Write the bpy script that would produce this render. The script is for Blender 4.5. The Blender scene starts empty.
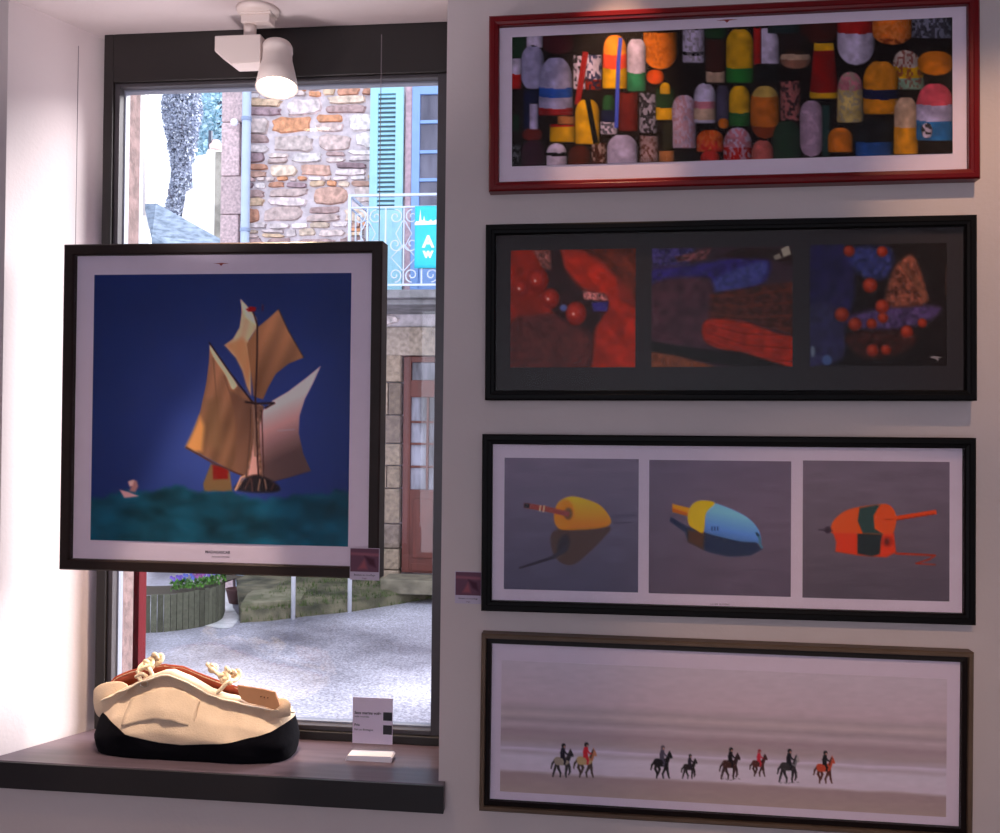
import bpy, math, random
import numpy as np
from mathutils import Matrix, Vector
random.seed(7); RS = np.random.RandomState(5)
SC = bpy.context.scene; COL = SC.collection
R = math.radians

# ------------------------------------------------------------------ camera
F, D, EYE = 950.0, 1.94, 1.5            # focal length in pixels, camera-to-wall distance, eye height
def cam_axes(y=R(6.6137), p=R(0.5623), r=R(0.6281)):
    f = Vector((-math.sin(y)*math.cos(p), math.cos(y)*math.cos(p), math.sin(p)))
    r0 = Vector((math.cos(y), math.sin(y), 0)); u0 = r0.cross(f)
    return math.cos(r)*r0+math.sin(r)*u0, -math.sin(r)*r0+math.cos(r)*u0, f
RX, UX, FX = cam_axes()
def at(px, py, Y):                      # a point measured on the photograph, at real depth Y
    px, py = float(px), float(py); d = (px-500)/F*RX-(py-416.5)/F*UX+FX
    d = d*(Y/d.y)
    return Vector((d.x, Y, d.z+EYE))
def atz(px, py, z):                     # the same on a horizontal plane
    px, py = float(px), float(py); d = (px-500)/F*RX-(py-416.5)/F*UX+FX
    d = d*((z-EYE)/d.z)
    return Vector((d.x, d.y, z))
cd = bpy.data.cameras.new('camera'); cam = bpy.data.objects.new('camera', cd); COL.objects.link(cam)
cd.sensor_width = 36; cd.lens = F/1000*36; cd.clip_start = .02; cd.clip_end = 200
cam.matrix_world = Matrix(((RX.x, UX.x, -FX.x, 0), (RX.y, UX.y, -FX.y, 0), (RX.z, UX.z, -FX.z, EYE), (0, 0, 0, 1)))
SC.camera = cam
SC.view_settings.view_transform = 'Standard'; SC.view_settings.look = 'None'
SC.view_settings.gamma = 1; SC.view_settings.exposure = 0; SC.view_settings.use_curve_mapping = False

# ------------------------------------------------------------------ materials
def lin(c):
    c = np.asarray(c, float)/255.
    return np.where(c <= .04045, c/12.92, ((c+.055)/1.055)**2.4)
MATS = {}
def mat(name, rgb, rough=.6, metal=0, var=.0, scale=8, bump=0, stretch=(1, 1, 1), spec=.5, rgb2=None, coat=0, emit=None, bscale=None, detail=4):
    if name in MATS: return MATS[name]
    m = bpy.data.materials.new(name); m.use_nodes = True; nt = m.node_tree; N = nt.nodes; L = nt.links
    b = N['Principled BSDF']; b.inputs['Roughness'].default_value = rough; b.inputs['Metallic'].default_value = metal
    b.inputs['Specular IOR Level'].default_value = spec; b.inputs['Coat Weight'].default_value = coat
    c1 = list(lin(rgb))+[1]
    if emit: 
        b.inputs['Emission Color'].default_value = list(lin(emit[0]))+[1]; b.inputs['Emission Strength'].default_value = emit[1]
    tc = N.new('ShaderNodeTexCoord'); mp = N.new('ShaderNodeMapping'); mp.inputs['Scale'].default_value = stretch
    L.new(tc.outputs['Object'], mp.inputs['Vector'])
    nz = N.new('ShaderNodeTexNoise'); nz.inputs['Scale'].default_value = scale; nz.inputs['Detail'].default_value = detail
    L.new(mp.outputs['Vector'], nz.inputs['Vector'])
    if rgb2 is not None: c2 = list(lin(rgb2))+[1]
    else: c2 = [max(0, v*(1-var)) for v in c1[:3]]+[1]; 
    if rgb2 is None: c1 = [min(1, v*(1+var*.5)) for v in c1[:3]]+[1]
    cr = N.new('ShaderNodeValToRGB'); cr.color_ramp.elements[0].position = .35; cr.color_ramp.elements[1].position = .65
    cr.color_ramp.elements[0].color = c2; cr.color_ramp.elements[1].color = c1
    L.new(nz.outputs['Fac'], cr.inputs['Fac']); L.new(cr.outputs['Color'], b.inputs['Base Color'])
    if bump:
        bp = N.new('ShaderNodeBump'); bp.inputs['Strength'].default_value = bump; bp.inputs['Distance'].default_value = .01
        if bscale:
            n2 = N.new('ShaderNodeTexNoise'); n2.inputs['Scale'].default_value = bscale; n2.inputs['Detail'].default_value = 6
            L.new(mp.outputs['Vector'], n2.inputs['Vector']); L.new(n2.outputs['Fac'], bp.inputs['Height'])
        else: L.new(nz.outputs['Fac'], bp.inputs['Height'])
        L.new(bp.outputs['Normal'], b.inputs['Normal'])
    MATS[name] = m; return m
def attr_mat(name, rough=.5, spec=.3, bump=0, scale=20, var=0):
    if name in MATS: return MATS[name]
    m = bpy.data.materials.new(name); m.use_nodes = True; nt = m.node_tree; N = nt.nodes; L = nt.links
    b = N['Principled BSDF']; b.inputs['Roughness'].default_value = rough; b.inputs['Specular IOR Level'].default_value = spec
    a = N.new('ShaderNodeAttribute'); a.attribute_name = 'Col'
    src = a.outputs['Color']
    if var or bump:
        nz = N.new('ShaderNodeTexNoise'); nz.inputs['Scale'].default_value = scale; nz.inputs['Detail'].default_value = 6
        tc = N.new('ShaderNodeTexCoord'); L.new(tc.outputs['Object'], nz.inputs['Vector'])
    if var:
        mr = N.new('ShaderNodeMapRange'); mr.inputs['From Min'].default_value = .3; mr.inputs['From Max'].default_value = .7
        mr.inputs['To Min'].default_value = 1-var; mr.inputs['To Max'].default_value = 1+var
        L.new(nz.outputs['Fac'], mr.inputs['Value'])
        mx = N.new('ShaderNodeVectorMath'); mx.operation = 'SCALE'; L.new(src, mx.inputs[0]); L.new(mr.outputs['Result'], mx.inputs['Scale'])
        src = mx.outputs['Vector']
    if bump:
        bp = N.new('ShaderNodeBump'); bp.inputs['Strength'].default_value = bump; L.new(nz.outputs['Fac'], bp.inputs['Height']); L.new(bp.outputs['Normal'], b.inputs['Normal'])
    L.new(src, b.inputs['Base Color'])
    MATS[name] = m; return m
def glass_mat(name, ior=1.45, tint=(1, 1, 1), rough=.0, gain=1):
    if name in MATS: return MATS[name]
    m = bpy.data.materials.new(name); m.use_nodes = True; nt = m.node_tree; N = nt.nodes; L = nt.links
    N.remove(N['Principled BSDF']); out = N['Material Output']
    t = N.new('ShaderNodeBsdfTransparent'); t.inputs['Color'].default_value = (*tint, 1)
    g = N.new('ShaderNodeBsdfGlossy'); g.inputs['Roughness'].default_value = rough
    lw_ = N.new('ShaderNodeLayerWeight'); lw_.inputs['Blend'].default_value = .5; f0 = ((ior-1)/(ior+1))**2
    pw_ = N.new('ShaderNodeMath'); pw_.operation = 'POWER'; pw_.inputs[1].default_value = 5; L.new(lw_.outputs['Facing'], pw_.inputs[0])
    fr = N.new('ShaderNodeMapRange'); fr.inputs['To Min'].default_value = f0; fr.inputs['To Max'].default_value = gain; L.new(pw_.outputs[0], fr.inputs['Value'])
    mx = N.new('ShaderNodeMixShader')
    L.new(fr.outputs['Result'], mx.inputs['Fac']); L.new(t.outputs[0], mx.inputs[1]); L.new(g.outputs[0], mx.inputs[2]); L.new(mx.outputs[0], out.inputs['Surface'])
    MATS[name] = m; return m

WALL = mat('white_plaster', (208, 195, 196), .85, var=.04, scale=3, bump=.05, bscale=120)
CEIL = mat('white_ceiling_paint', (236, 226, 226), .85, var=.03, scale=2)
FLOOR = mat('brown_floor_boards', (120, 95, 80), .5, var=.2, scale=4, stretch=(1, 12, 1))
DARK = mat('dark_brown_painted_wood', (30, 24, 23), .5, var=.12, scale=10, bump=.05)
SILL = mat('dark_brown_sill_laminate', (92, 78, 88), .30, var=.18, scale=5, stretch=(1, 14, 1))
WHITE_MAT = mat('white_mat_board', (230, 212, 232), .8, var=.02, scale=40)
GLASS = glass_mat('picture_glass', 1.19, rough=.36)
PANE = glass_mat('window_glass', 1.45)

# ------------------------------------------------------------------ mesh helpers
class MB:
    def __init__(s): s.v = []; s.f = []; s.c = []; s.cur = (1, 1, 1)
    def V(s, p): s.v.append(tuple(p)); s.c.append(s.cur); return len(s.v)-1
    def face(s, pts): s.f.append([s.V(p) for p in pts])
    def box(s, a, b):
        x0, y0, z0 = [min(p, q) for p, q in zip(a, b)]; x1, y1, z1 = [max(p, q) for p, q in zip(a, b)]
        i = [s.V(p) for p in ((x0, y0, z0), (x1, y0, z0), (x1, y1, z0), (x0, y1, z0), (x0, y0, z1), (x1, y0, z1), (x1, y1, z1), (x0, y1, z1))]
        for q in ((0, 3, 2, 1), (4, 5, 6, 7), (0, 1, 5, 4), (1, 2, 6, 5), (2, 3, 7, 6), (3, 0, 4, 7)): s.f.append([i[k] for k in q])
    def tube(s, pts, r, n=8, closed=False, taper=None):
        pts = [Vector(p) for p in pts]; m = len(pts); rings = []; up = None
        for k, p in enumerate(pts):
            if closed: t = pts[(k+1) % m]-pts[k-1]
            else: t = pts[min(k+1, m-1)]-pts[max(k-1, 0)]
            t.normalize()
            if up is None:
                up = Vector((0, 0, 1)) if abs(t.z) < .9 else Vector((1, 0, 0))
            up = (up-t*up.dot(t)).normalized(); w = t.cross(up)
            rr = r if taper is None else r*taper(k/(m-1))
            rings.append([s.V(p+rr*(math.cos(a)*up+math.sin(a)*w)) for a in [2*math.pi*j/n for j in range(n)]])
        for k in range(m if closed else m-1):
            A, B = rings[k], rings[(k+1) % m]
            for j in range(n): s.f.append([A[j], A[(j+1) % n], B[(j+1) % n], B[j]])
        if not closed: s.f.append(rings[0][::-1]); s.f.append(rings[-1])
    def lathe(s, prof, axis_o, M=None, n=32):       # prof [(r,h)] about local z
        M = M or Matrix.Identity(3); o = Vector(axis_o); rings = []
        for r, h in prof:
            rings.append([s.V(o+M @ Vector((r*math.cos(2*math.pi*j/n), r*math.sin(2*math.pi*j/n), h))) for j in range(n)])
        for A, B in zip(rings, rings[1:]):
            for j in range(n): s.f.append([A[j], A[(j+1) % n], B[(j+1) % n], B[j]])
        return rings
    def prism(s, poly, y0, y1):                     # poly [(x,z)], extruded along y
        a = [s.V((x, y0, z)) for x, z in poly]; b = [s.V((x, y1, z)) for x, z in poly]; n = len(poly)
        s.f.append(a); s.f.append(b[::-1])
        for k in range(n): s.f.append([a[k], b[k], b[(k+1) % n], a[(k+1) % n]])
    def build(s, name, m, parent=None, smooth=False, bevel=0, sub=0, color=False, origin=None):
        me = bpy.data.meshes.new(name); o3 = Vector(origin) if origin is not None else Vector((0, 0, 0))
        me.from_pydata([tuple(Vector(v)-o3) for v in s.v], [], s.f); me.update()
        if color:
            ca = me.color_attributes.new('Col', 'FLOAT_COLOR', 'POINT')
            ca.data.foreach_set('color', np.array([list(c[:3])+[1] for c in s.c], 'f').ravel())
        me.materials.append(m)
        if smooth: me.shade_smooth()
        import bmesh
        bm = bmesh.new(); bm.from_mesh(me); bmesh.ops.recalc_face_normals(bm, faces=bm.faces); bm.to_mesh(me); bm.free()
        o = bpy.data.objects.new(name, me); COL.objects.link(o); o.parent = parent; o.location = o3
        if bevel:
            b = o.modifiers.new('bevel', 'BEVEL'); b.width = bevel; b.segments = 2; b.limit_method = 'ANGLE'
        if sub:
            b = o.modifiers.new('subdivision', 'SUBSURF'); b.levels = sub; b.render_levels = sub
        return o
def tag(o, label=None, cat=None, group=None, kind=None):
    if label: o['label'] = label
    if cat: o['category'] = cat
    if group: o['group'] = group
    if kind: o['kind'] = kind
    return o
def thing(name, label, cat, loc=(0, 0, 0), group=None, ry=0, rz=0):
    o = bpy.data.objects.new(name, None); o.empty_display_size = .05; COL.objects.link(o)
    o.location = loc; o.rotation_euler = (0, ry, rz); return tag(o, label, cat, group)
def dup(root):
    r = root.copy(); COL.objects.link(r)
    for ch in list(root.children):
        c = ch.copy(); COL.objects.link(c); c.parent = r
        for g in ch.children:
            d = g.copy(); COL.objects.link(d); d.parent = c
    return r
def text_part(name, body, size, loc, m, parent, ax='CENTER', sx=1, bold=0):
    cu = bpy.data.curves.new(name, 'FONT'); cu.body = body; cu.size = size; cu.align_x = ax; cu.align_y = 'CENTER'; cu.offset = bold; cu.extrude = .00015
    t = bpy.data.objects.new(name, cu); COL.objects.link(t)
    dg = bpy.context.evaluated_depsgraph_get(); me = bpy.data.meshes.new_from_object(t.evaluated_get(dg))
    bpy.data.objects.remove(t); me.materials.clear(); me.materials.append(m)
    o = bpy.data.objects.new(name, me); COL.objects.link(o); o.parent = parent; o.location = loc; o.rotation_euler = (R(90), 0, 0); o.scale = (sx, 1, 1)
    return o

# ------------------------------------------------------------------ drawing of the printed photographs (colour attribute on a fine sheet)
def vnoise(X, Y, s, seed=0):
    r = np.random.RandomState(seed+11).rand(64, 64); x = X/s; y = Y/s
    xi = np.floor(x).astype(int); yi = np.floor(y).astype(int); fx = x-xi; fy = y-yi
    fx = fx*fx*(3-2*fx); fy = fy*fy*(3-2*fy)
    g = lambda a, b: r[a % 64, b % 64]
    return (g(xi, yi)*(1-fx)+g(xi+1, yi)*fx)*(1-fy)+(g(xi, yi+1)*(1-fx)+g(xi+1, yi+1)*fx)*fy
def fbm(X, Y, s, seed=0): return (vnoise(X, Y, s, seed)*4+vnoise(X, Y, s/2, seed+1)*2+vnoise(X, Y, s/4, seed+2))/7
def smooth_poly(p, n=6):
    p = np.array(p, float); m = len(p); out = []
    for i in range(m):
        a, b, c, d = p[i-1], p[i], p[(i+1) % m], p[(i+2) % m]
        for t in np.arange(n)/n: out.append(.5*((2*b)+(-a+c)*t+(2*a-5*b+4*c-d)*t*t+(-a+3*b-3*c+d)*t**3))
    return out
class Sheet:
    def __init__(s, corners, res=1.0):              # corners TL TR BR BL as traced
        s.q = np.array(corners, float); w = np.hypot(*(s.q[1]-s.q[0])); h = np.hypot(*(s.q[3]-s.q[0]))
        s.nx, s.ny = int(w*res)+1, int(h*res)+1
        src = [(0, 0), (1, 0), (1, 1), (0, 1)]; A = []; B = []
        for (u, v), (x, y) in zip(src, s.q):
            A += [[u, v, 1, 0, 0, 0, -u*x, -v*x], [0, 0, 0, u, v, 1, -u*y, -v*y]]; B += [x, y]
        h8 = list(np.linalg.solve(np.array(A), np.array(B)))+[1]
        U, V = np.meshgrid(np.linspace(0, 1, s.nx), np.linspace(0, 1, s.ny)); s.U, s.V = U, V
        w = h8[6]*U+h8[7]*V+1; s.X = (h8[0]*U+h8[1]*V+h8[2])/w; s.Y = (h8[3]*U+h8[4]*V+h8[5])/w
        s.C = np.zeros(U.shape+(3,)); s.off = (0, 0, 1)
    def frame(s, ox, oy, k): s.off = (ox, oy, k)    # coordinates read off an enlargement
    def _p(s, P): P = np.array(P, float); return np.stack([s.off[0]+P[..., 0]/s.off[2], s.off[1]+P[..., 1]/s.off[2]], -1)
    def blend(s, a, col):
        col = np.asarray(col, float)
        s.C[...] = s.C*(1-a[..., None])+col*a[..., None]
    def sdf(s, P):
        P = np.asarray(P); x0, y0 = P.min(0)-4; x1, y1 = P.max(0)+4
        m = (s.X >= x0) & (s.X <= x1) & (s.Y >= y0) & (s.Y <= y1)
        X, Y = s.X[m], s.Y[m]; d = np.full(X.shape, 1e9); ins = np.zeros(X.shape, bool)
        for (ax, ay), (bx, by) in zip(P, np.roll(P, -1, 0)):
            ex, ey = bx-ax, by-ay; L = ex*ex+ey*ey+1e-9
            t = np.clip(((X-ax)*ex+(Y-ay)*ey)/L, 0, 1)
            d = np.minimum(d, (X-ax-t*ex)**2+(Y-ay-t*ey)**2)
            c = (ay > Y) != (by > Y)
            ins ^= c & (X < (bx-ax)*(Y-ay)/(by-ay+1e-12)+ax)
        d = np.sqrt(d); d[ins] *= -1
        out = np.full(s.X.shape, 1e3); out[m] = d; return out
    def poly(s, P, col, soft=.6, sm=False, alpha=1, tex=None, amt=.25, raw=False):
        P = np.array(P, float) if raw else s._p(P)
        if sm: P = np.array(smooth_poly(P))
        a = np.clip(.5-s.sdf(P)/(2*soft), 0, 1)*alpha
        c = np.ones(s.X.shape+(3,))*np.asarray(col, float)
        if callable(tex): c = tex(s.X, s.Y, c)
        elif tex: c = c*(1-amt+2*amt*fbm(s.X, s.Y, tex, int(P[0][0])))[..., None]
        s.blend(a, c)
    def ell(s, cx, cy, rx, ry, col, rot=0, soft=.7, alpha=1):
        t = np.linspace(0, 2*np.pi, 25)[:-1]; c, q = math.cos(rot), math.sin(rot)
        s.poly(np.stack([cx+rx*np.cos(t)*c-ry*np.sin(t)*q, cy+rx*np.cos(t)*q+ry*np.sin(t)*c], -1), col, soft, alpha=alpha)
    def line(s, P, w, col, soft=.5, alpha=1, w2=None):
        P = s._p(P); w = w/s.off[2]; w2 = w if w2 is None else w2/s.off[2]; n = len(P)-1
        for k, (a, b) in enumerate(zip(P, P[1:])):
            d = (b-a)/(np.hypot(*(b-a))+1e-9); nn = np.array([-d[1], d[0]]); wa = w+(w2-w)*k/n; wb = w+(w2-w)*(k+1)/n
            s.poly([a+nn*wa/2-d*wa*.2, b+nn*wb/2+d*wb*.2, b-nn*wb/2+d*wb*.2, a-nn*wa/2-d*wa*.2], col, soft, alpha=alpha, raw=True)
    def buoy(s, x0, x1, y0, y1, bands, shape='bul', lean=0, tex=None, taper=.0):
        n = 14; cx = (x0+x1)/2; w = (x1-x0)/2; H = y1-y0; tops = []; 
        ts = np.linspace(0, 1, 24); hw = np.ones(24)
        cap = min(.45, w*1.25/H)
        if shape in ('bul', 'ova'): k = ts < cap; hw[k] = np.sqrt(np.maximum(0, 1-((cap-ts[k])/cap)**2))
        if shape in ('ova', 'bub'): k = ts > 1-cap; hw[k] = np.minimum(hw[k], np.sqrt(np.maximum(0, 1-((ts[k]-1+cap)/cap)**2)))
        if shape == 'rec': hw[[0, -1]] = .93
        if shape != 'ova': hw[-1] *= .93
        hw = hw*(1-taper*(1-ts))
        xs = cx+lean*(ts-.5)*H; L = list(zip(xs-hw*w, y0+ts*H)); Rr = list(zip(xs+hw*w, y0+ts*H))[::-1]
        px0 = s._p([[x0, y0], [x1, y1]]); cxp, wp = px0[:, 0].mean(), (px0[1, 0]-px0[0, 0])/2; yt, yb = px0[0, 1], px0[1, 1]
        ph = RS.rand()*50
        def f(X, Y, c):
            t = (Y-yt)/(yb-yt)-.03*(1-((X-cxp)/wp)**2); u = np.clip((X-cxp-lean*(t-.5)*(yb-yt))/wp, -1, 1)
            p = 0
            for e, col in bands:
                k = (t >= p) & ((t < e) | (e >= 1)); c[k] = col; p = e
            sh = .45+.62*np.sqrt(np.maximum(0, 1-(u*.93+.12)**2))
            nn = fbm(X+ph*7, Y, 7, int(ph)); c = c*(sh*(.8+.4*nn))[..., None]
            if tex:
                m = np.clip((vnoise(X*1.3, Y, 2.6, int(ph)+3)-.5)*5, 0, .75)[..., None]
                c = c*(1-m)+np.asarray(tex)*sh[..., None]*m
            return c
        s.poly(L+Rr, (0, 0, 0), .6, tex=f)
    def build(s, parent, name, rect, y, gain=.25, m=None, thick=.0012):
        x0, x1, z0, z1 = rect; a = lin(np.clip(s.C, 0, 255))/gain; a = np.clip(a, .002, .9)
        X = x0+s.U*(x1-x0); Z = z1-s.V*(z1-z0); n = s.nx*s.ny
        co = np.stack([X.ravel(), np.full(n, y), Z.ravel()], -1); i = np.arange(n).reshape(s.ny, s.nx)
        fa = np.stack([i[:-1, :-1].ravel(), i[1:, :-1].ravel(), i[1:, 1:].ravel(), i[:-1, 1:].ravel()], -1)
        edge = list(i[0, :])+list(i[1:, -1])+list(i[-1, -2::-1])+list(i[-2:0:-1, 0])
        bk = n+np.arange(len(edge)); co2 = co[edge].copy(); co2[:, 1] += thick
        verts = np.vstack([co, co2]).tolist(); faces = fa.tolist(); E = len(edge)
        faces += [[edge[k], edge[(k+1) % E], int(bk[(k+1) % E]), int(bk[k])] for k in range(E)]+[bk[::-1].tolist()]
        me = bpy.data.meshes.new(name); me.from_pydata(verts, [], faces); me.update()
        cc = a.reshape(-1, 3); cc = np.vstack([cc, cc[edge]])
        ca = me.color_attributes.new('Col', 'FLOAT_COLOR', 'POINT')
        ca.data.foreach_set('color', np.hstack([cc, np.ones((len(cc), 1))]).astype('f').ravel())
        me.materials.append(m or attr_mat('printed_photograph', .6, .05))
        o = bpy.data.objects.new(name, me); COL.objects.link(o); o.parent = parent; return o

# ------------------------------------------------------------------ frames
def ring(mb, w, h, prof, x0=0, z0=0):             # mitred ring; prof [(inset, y)]
    rows = []
    for ins, y in prof:
        rows.append([mb.V(p) for p in ((x0-w/2+ins, y, z0-h/2+ins), (x0+w/2-ins, y, z0-h/2+ins), (x0+w/2-ins, y, z0+h/2-ins), (x0-w/2+ins, y, z0+h/2-ins))])
    rows.append(rows[0])
    for A, B in zip(rows, rows[1:]):
        for k in range(4): mb.f.append([A[k], A[(k+1) % 4], B[(k+1) % 4], B[k]])
class Picture:
    def __init__(s, label, outer, Yf, depth, fm, inner, mat_m, cat='framed picture', lip=None, name='framed_picture', step=.55):
        P = [at(x, y, Yf) for x, y in outer]; c = sum(P, Vector())/4
        ang = -((P[1].z-P[0].z)/(P[1].x-P[0].x)+(P[2].z-P[3].z)/(P[2].x-P[3].x))/2
        w = ((P[1]-P[0]).length+(P[2]-P[3]).length)/2; h = ((P[3]-P[0]).length+(P[2]-P[1]).length)/2
        s.w, s.h, s.Yf, s.c, s.ang = w, h, Yf, c, ang
        s.root = thing(name, label, cat, c, ry=ang)
        s.depth = depth
        r = s.rect(inner); iw, ih = r[1]-r[0], r[3]-r[2]; b = ((w-iw)/2+(h-ih)/2)/2
        mb = MB()
        if lip:
            lw = b*lip[0]; ring(mb, w, h, [(0, depth), (0, .003), (.003, 0), (b-lw-.001, 0), (b-lw, .002), (b-lw, depth)])
            mb.build('frame', fm, s.root)
            m2 = MB(); ring(m2, w, h, [(b-lw, depth-.002), (b-lw, .008), (b, .006), (b, depth-.002)]); m2.build('inner_lip', lip[1], s.root)
        else:
            ring(mb, w, h, [(0, depth), (0, .003), (.003, 0), (b*step, .0), (b*step+.0015, .0015), (b-.002, .0025), (b, .005), (b, depth)])
            mb.build('frame', fm, s.root)
        m3 = MB(); m3.box((-w/2+b+.0003, .016, -h/2+b+.0003), (w/2-b-.0003, .022, h/2-b-.0003)); m3.build('mat_board', mat_m, s.root)
        g = MB(); g.box((-w/2+b+.0003, .0095, -h/2+b+.0003), (w/2-b-.0003, .0105, h/2-b-.0003)); s.glass = g.build('glass', GLASS, s.root)
        s.b = b
    def loc(s, x, y):
        p = at(x, y, s.Yf+.0148)-s.c; ca, sa = math.cos(s.ang), math.sin(s.ang)
        return (p.x*ca-p.z*sa, p.x*sa+p.z*ca)
    def rect(s, q):
        L = [s.loc(x, y) for x, y in q]
        return ((L[0][0]+L[3][0])/2, (L[1][0]+L[2][0])/2, (L[2][1]+L[3][1])/2, (L[0][1]+L[1][1])/2)
    def add(s, sheet, name='print', gain=.25, g=1.0):
        sheet.C[...] = 150*(np.clip(sheet.C, 0, 255)/150)**g
        return sheet.build(s.root, name, s.rect(sheet.q), .0148, gain)

LG = lambda *c: lin(c)/lin((232, 219, 236))      # light that falls on each picture, so that prints keep their inks
GAIN = LG(135, 119, 138)
# ---- red framed buoys
red = mat('glossy_red_frame_lacquer', (108, 3, 12), .3, var=.08, scale=6, spec=.3)
black = mat('matte_black_frame_wood', (8, 6, 8), .5, var=.1, scale=20, spec=.12)
P1 = Picture('long red framed photograph of many stacked coloured fishing buoys, topmost on the wall',
    [(489, 15.4), (980.2, -8), (981, 178), (488.6, 191.4)], D-.032, .032, red, [(499.5, 25.5), (967, 2), (966, 167), (499, 181)], WHITE_MAT)
S = Sheet([(512, 38), (952.5, 16.5), (952.5, 152.5), (512, 167)], 1.0)
S.C[:] = np.array([22, 12, 12])*(.5+fbm(S.X, S.Y, 9, 2))[..., None]
S.frame(480, 0, 3.846)
W_, LV, YL, OC, OR, RD, MR, GR, DG, BL, NV, BK, PK, CR, TN = (165, 155, 165), (140, 135, 155), (178, 140, 12), (165, 95, 18), (175, 75, 15), (150, 25, 22), (70, 22, 30), (40, 95, 50), (20, 48, 28), (35, 80, 145), (22, 25, 60), (12, 10, 12), (165, 105, 110), (165, 140, 115), (140, 95, 55)
B = S.buoy
B(120, 178, 140, 232, [(1, DG)], 'rec'); B(240, 362, 135, 210, [(1, MR)], 'bub'); B(860, 948, 100, 152, [(1, (25, 60, 30))], 'bub')
B(125, 152, 440, 505, [(1, DG)]); B(178, 242, 130, 186, [(1, W_)], 'rec'); B(118, 160, 225, 345, [(.5, W_), (1, RD)], 'rec')
B(158, 247, 176, 350, [(1, LV)], 'ova'); B(168, 228, 345, 505, [(1, NV)], 'rec'); B(162, 242, 495, 545, [(1, (100, 30, 25))], 'ova')
B(160, 252, 540, 650, [(1, (60, 28, 42))]); B(120, 158, 560, 650, [(1, (30, 25, 28))], 'rec', tex=(110, 110, 110))
B(223, 360, 218, 446, [(.52, LV), (.68, BL), (.86, LV), (1, (135, 30, 35))], taper=.12)
B(190, 224, 400, 500, [(1, (160, 150, 165))], 'rec'); B(298, 368, 448, 495, [(1, TN)], 'rec'); B(268, 368, 480, 548, [(.15, RD), (1, YL)], 'rec')
B(255, 335, 552, 645, [(.38, W_), (.52, BK), (1, W_)]); B(340, 425, 560, 645, [(1, (75, 28, 18))]); B(428, 488, 550, 640, [(1, (70, 35, 25))], 'rec', tex=(160, 145, 135))
B(358, 412, 213, 345, [(1, W_)], 'rec', tex=BK); B(405, 468, 210, 348, [(.68, W_), (1, (120, 30, 20))], 'rec', tex=NV)
S.line([(405, 205), (375, 400)], 22, (140, 30, 32)); B(366, 460, 380, 556, [(1, YL)]); S.line([(415, 390), (445, 550)], 20, BK); 
B(470, 518, 365, 430, [(1, (35, 75, 40))]); B(466, 522, 425, 475, [(1, NV)], 'rec'); B(463, 528, 470, 518, [(1, W_)], 'rec', tex=(60, 60, 70))
B(533, 608, 355, 505, [(1, (90, 20, 18))], 'rec', tex=(110, 35, 25)); B(612, 682, 358, 512, [(1, (45, 40, 48))], 'rec', tex=(150, 145, 155))
B(470, 567, 132, 342, [(.36, (205, 130, 40)), (.62, (205, 75, 45)), (1, YL)], taper=.1)
B(628, 758, 125, 268, [(1, OC)], 'bub', tex=(185, 110, 25)); B(565, 638, 145, 352, [(.64, W_), (1, (45, 110, 75))]); B(640, 708, 268, 325, [(1, OR)], 'ova')
S.line([(540, 150), (532, 240), (524, 490)], 15, (70, 85, 170))
B(676, 748, 340, 462, [(.6, (35, 60, 30)), (1, YL)], 'rec'); B(692, 732, 318, 362, [(1, YL)]); B(778, 864, 112, 242, [(.66, W_), (.76, BK), (1, W_)], 'rec', tex=(130, 120, 120))
B(868, 944, 148, 318, [(.74, (60, 25, 20)), (1, CR)], 'rec'); B(908, 958, 325, 465, [(1, (70, 62, 80))]); B(915, 957, 455, 495, [(1, OC)], 'ova')
B(738, 832, 362, 570, [(1, (160, 140, 150))], tex=(160, 120, 122)); B(822, 907, 318, 474, [(.45, W_), (.62, PK), (.9, CR), (1, W_)])
B(833, 937, 498, 584, [(.5, OR), (1, (170, 40, 25))], tex=(190, 110, 45)); B(848, 922, 578, 640, [(1, (165, 40, 30))]); B(488, 607, 516, 650, [(1, (150, 142, 160))])
B(614, 686, 522, 640, [(1, (125, 105, 105))], 'rec', tex=(80, 45, 35)); B(688, 748, 580, 640, [(1, TN)], 'rec'); B(700, 740, 470, 580, [(1, (45, 40, 25))], 'rec')
B(946, 1052, 106, 318, [(.72, YL), (1, (35, 105, 40))]); B(957, 1038, 326, 485, [(.66, YL), (1, (40, 90, 40))]); B(936, 1046, 488, 640, [(.5, PK), (1, RD)], tex=W_)
S.frame(730, 0, 3.846)
B(90, 190, 105, 250, [(1, W_)]); B(90, 120, 105, 248, [(1, RD)], 'rec'); B(100, 190, 245, 312, [(1, BK)], 'rec', tex=(50, 50, 50)); B(145, 270, 80, 128, [(1, (30, 45, 45))], 'rec')
B(192, 312, 192, 264, [(.2, (60, 40, 30)), (.5, CR), (1, (130, 90, 70))], 'ova'); B(268, 418, 70, 165, [(1, (65, 22, 18))], 'bub'); B(190, 305, 125, 198, [(1, (35, 20, 20))], 'ova')
B(304, 418, 160, 378, [(.13, YL), (.88, (125, 16, 14)), (1, YL)], 'rec', taper=.35); B(412, 557, 70, 250, [(.3, RD), (1, W_)], 'bub')
B(548, 702, 68, 170, [(.75, (185, 105, 30)), (1, (130, 60, 20))], 'bub', tex=(195, 125, 60)); B(700, 862, 62, 145, [(1, (60, 58, 65))], 'rec', tex=(130, 130, 140))
B(410, 514, 272, 470, [(.35, PK), (1, (165, 145, 90))], taper=.1, tex=(140, 130, 110)); B(628, 742, 188, 342, [(.42, (160, 145, 130)), (.7, YL), (1, (120, 140, 115))], lean=.12, tex=(120, 60, 50))
B(722, 860, 192, 288, [(1, (180, 110, 12))], 'ova'); B(512, 648, 228, 437, [(.53, (180, 120, 15)), (.71, NV), (1, (180, 120, 15))])
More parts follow.
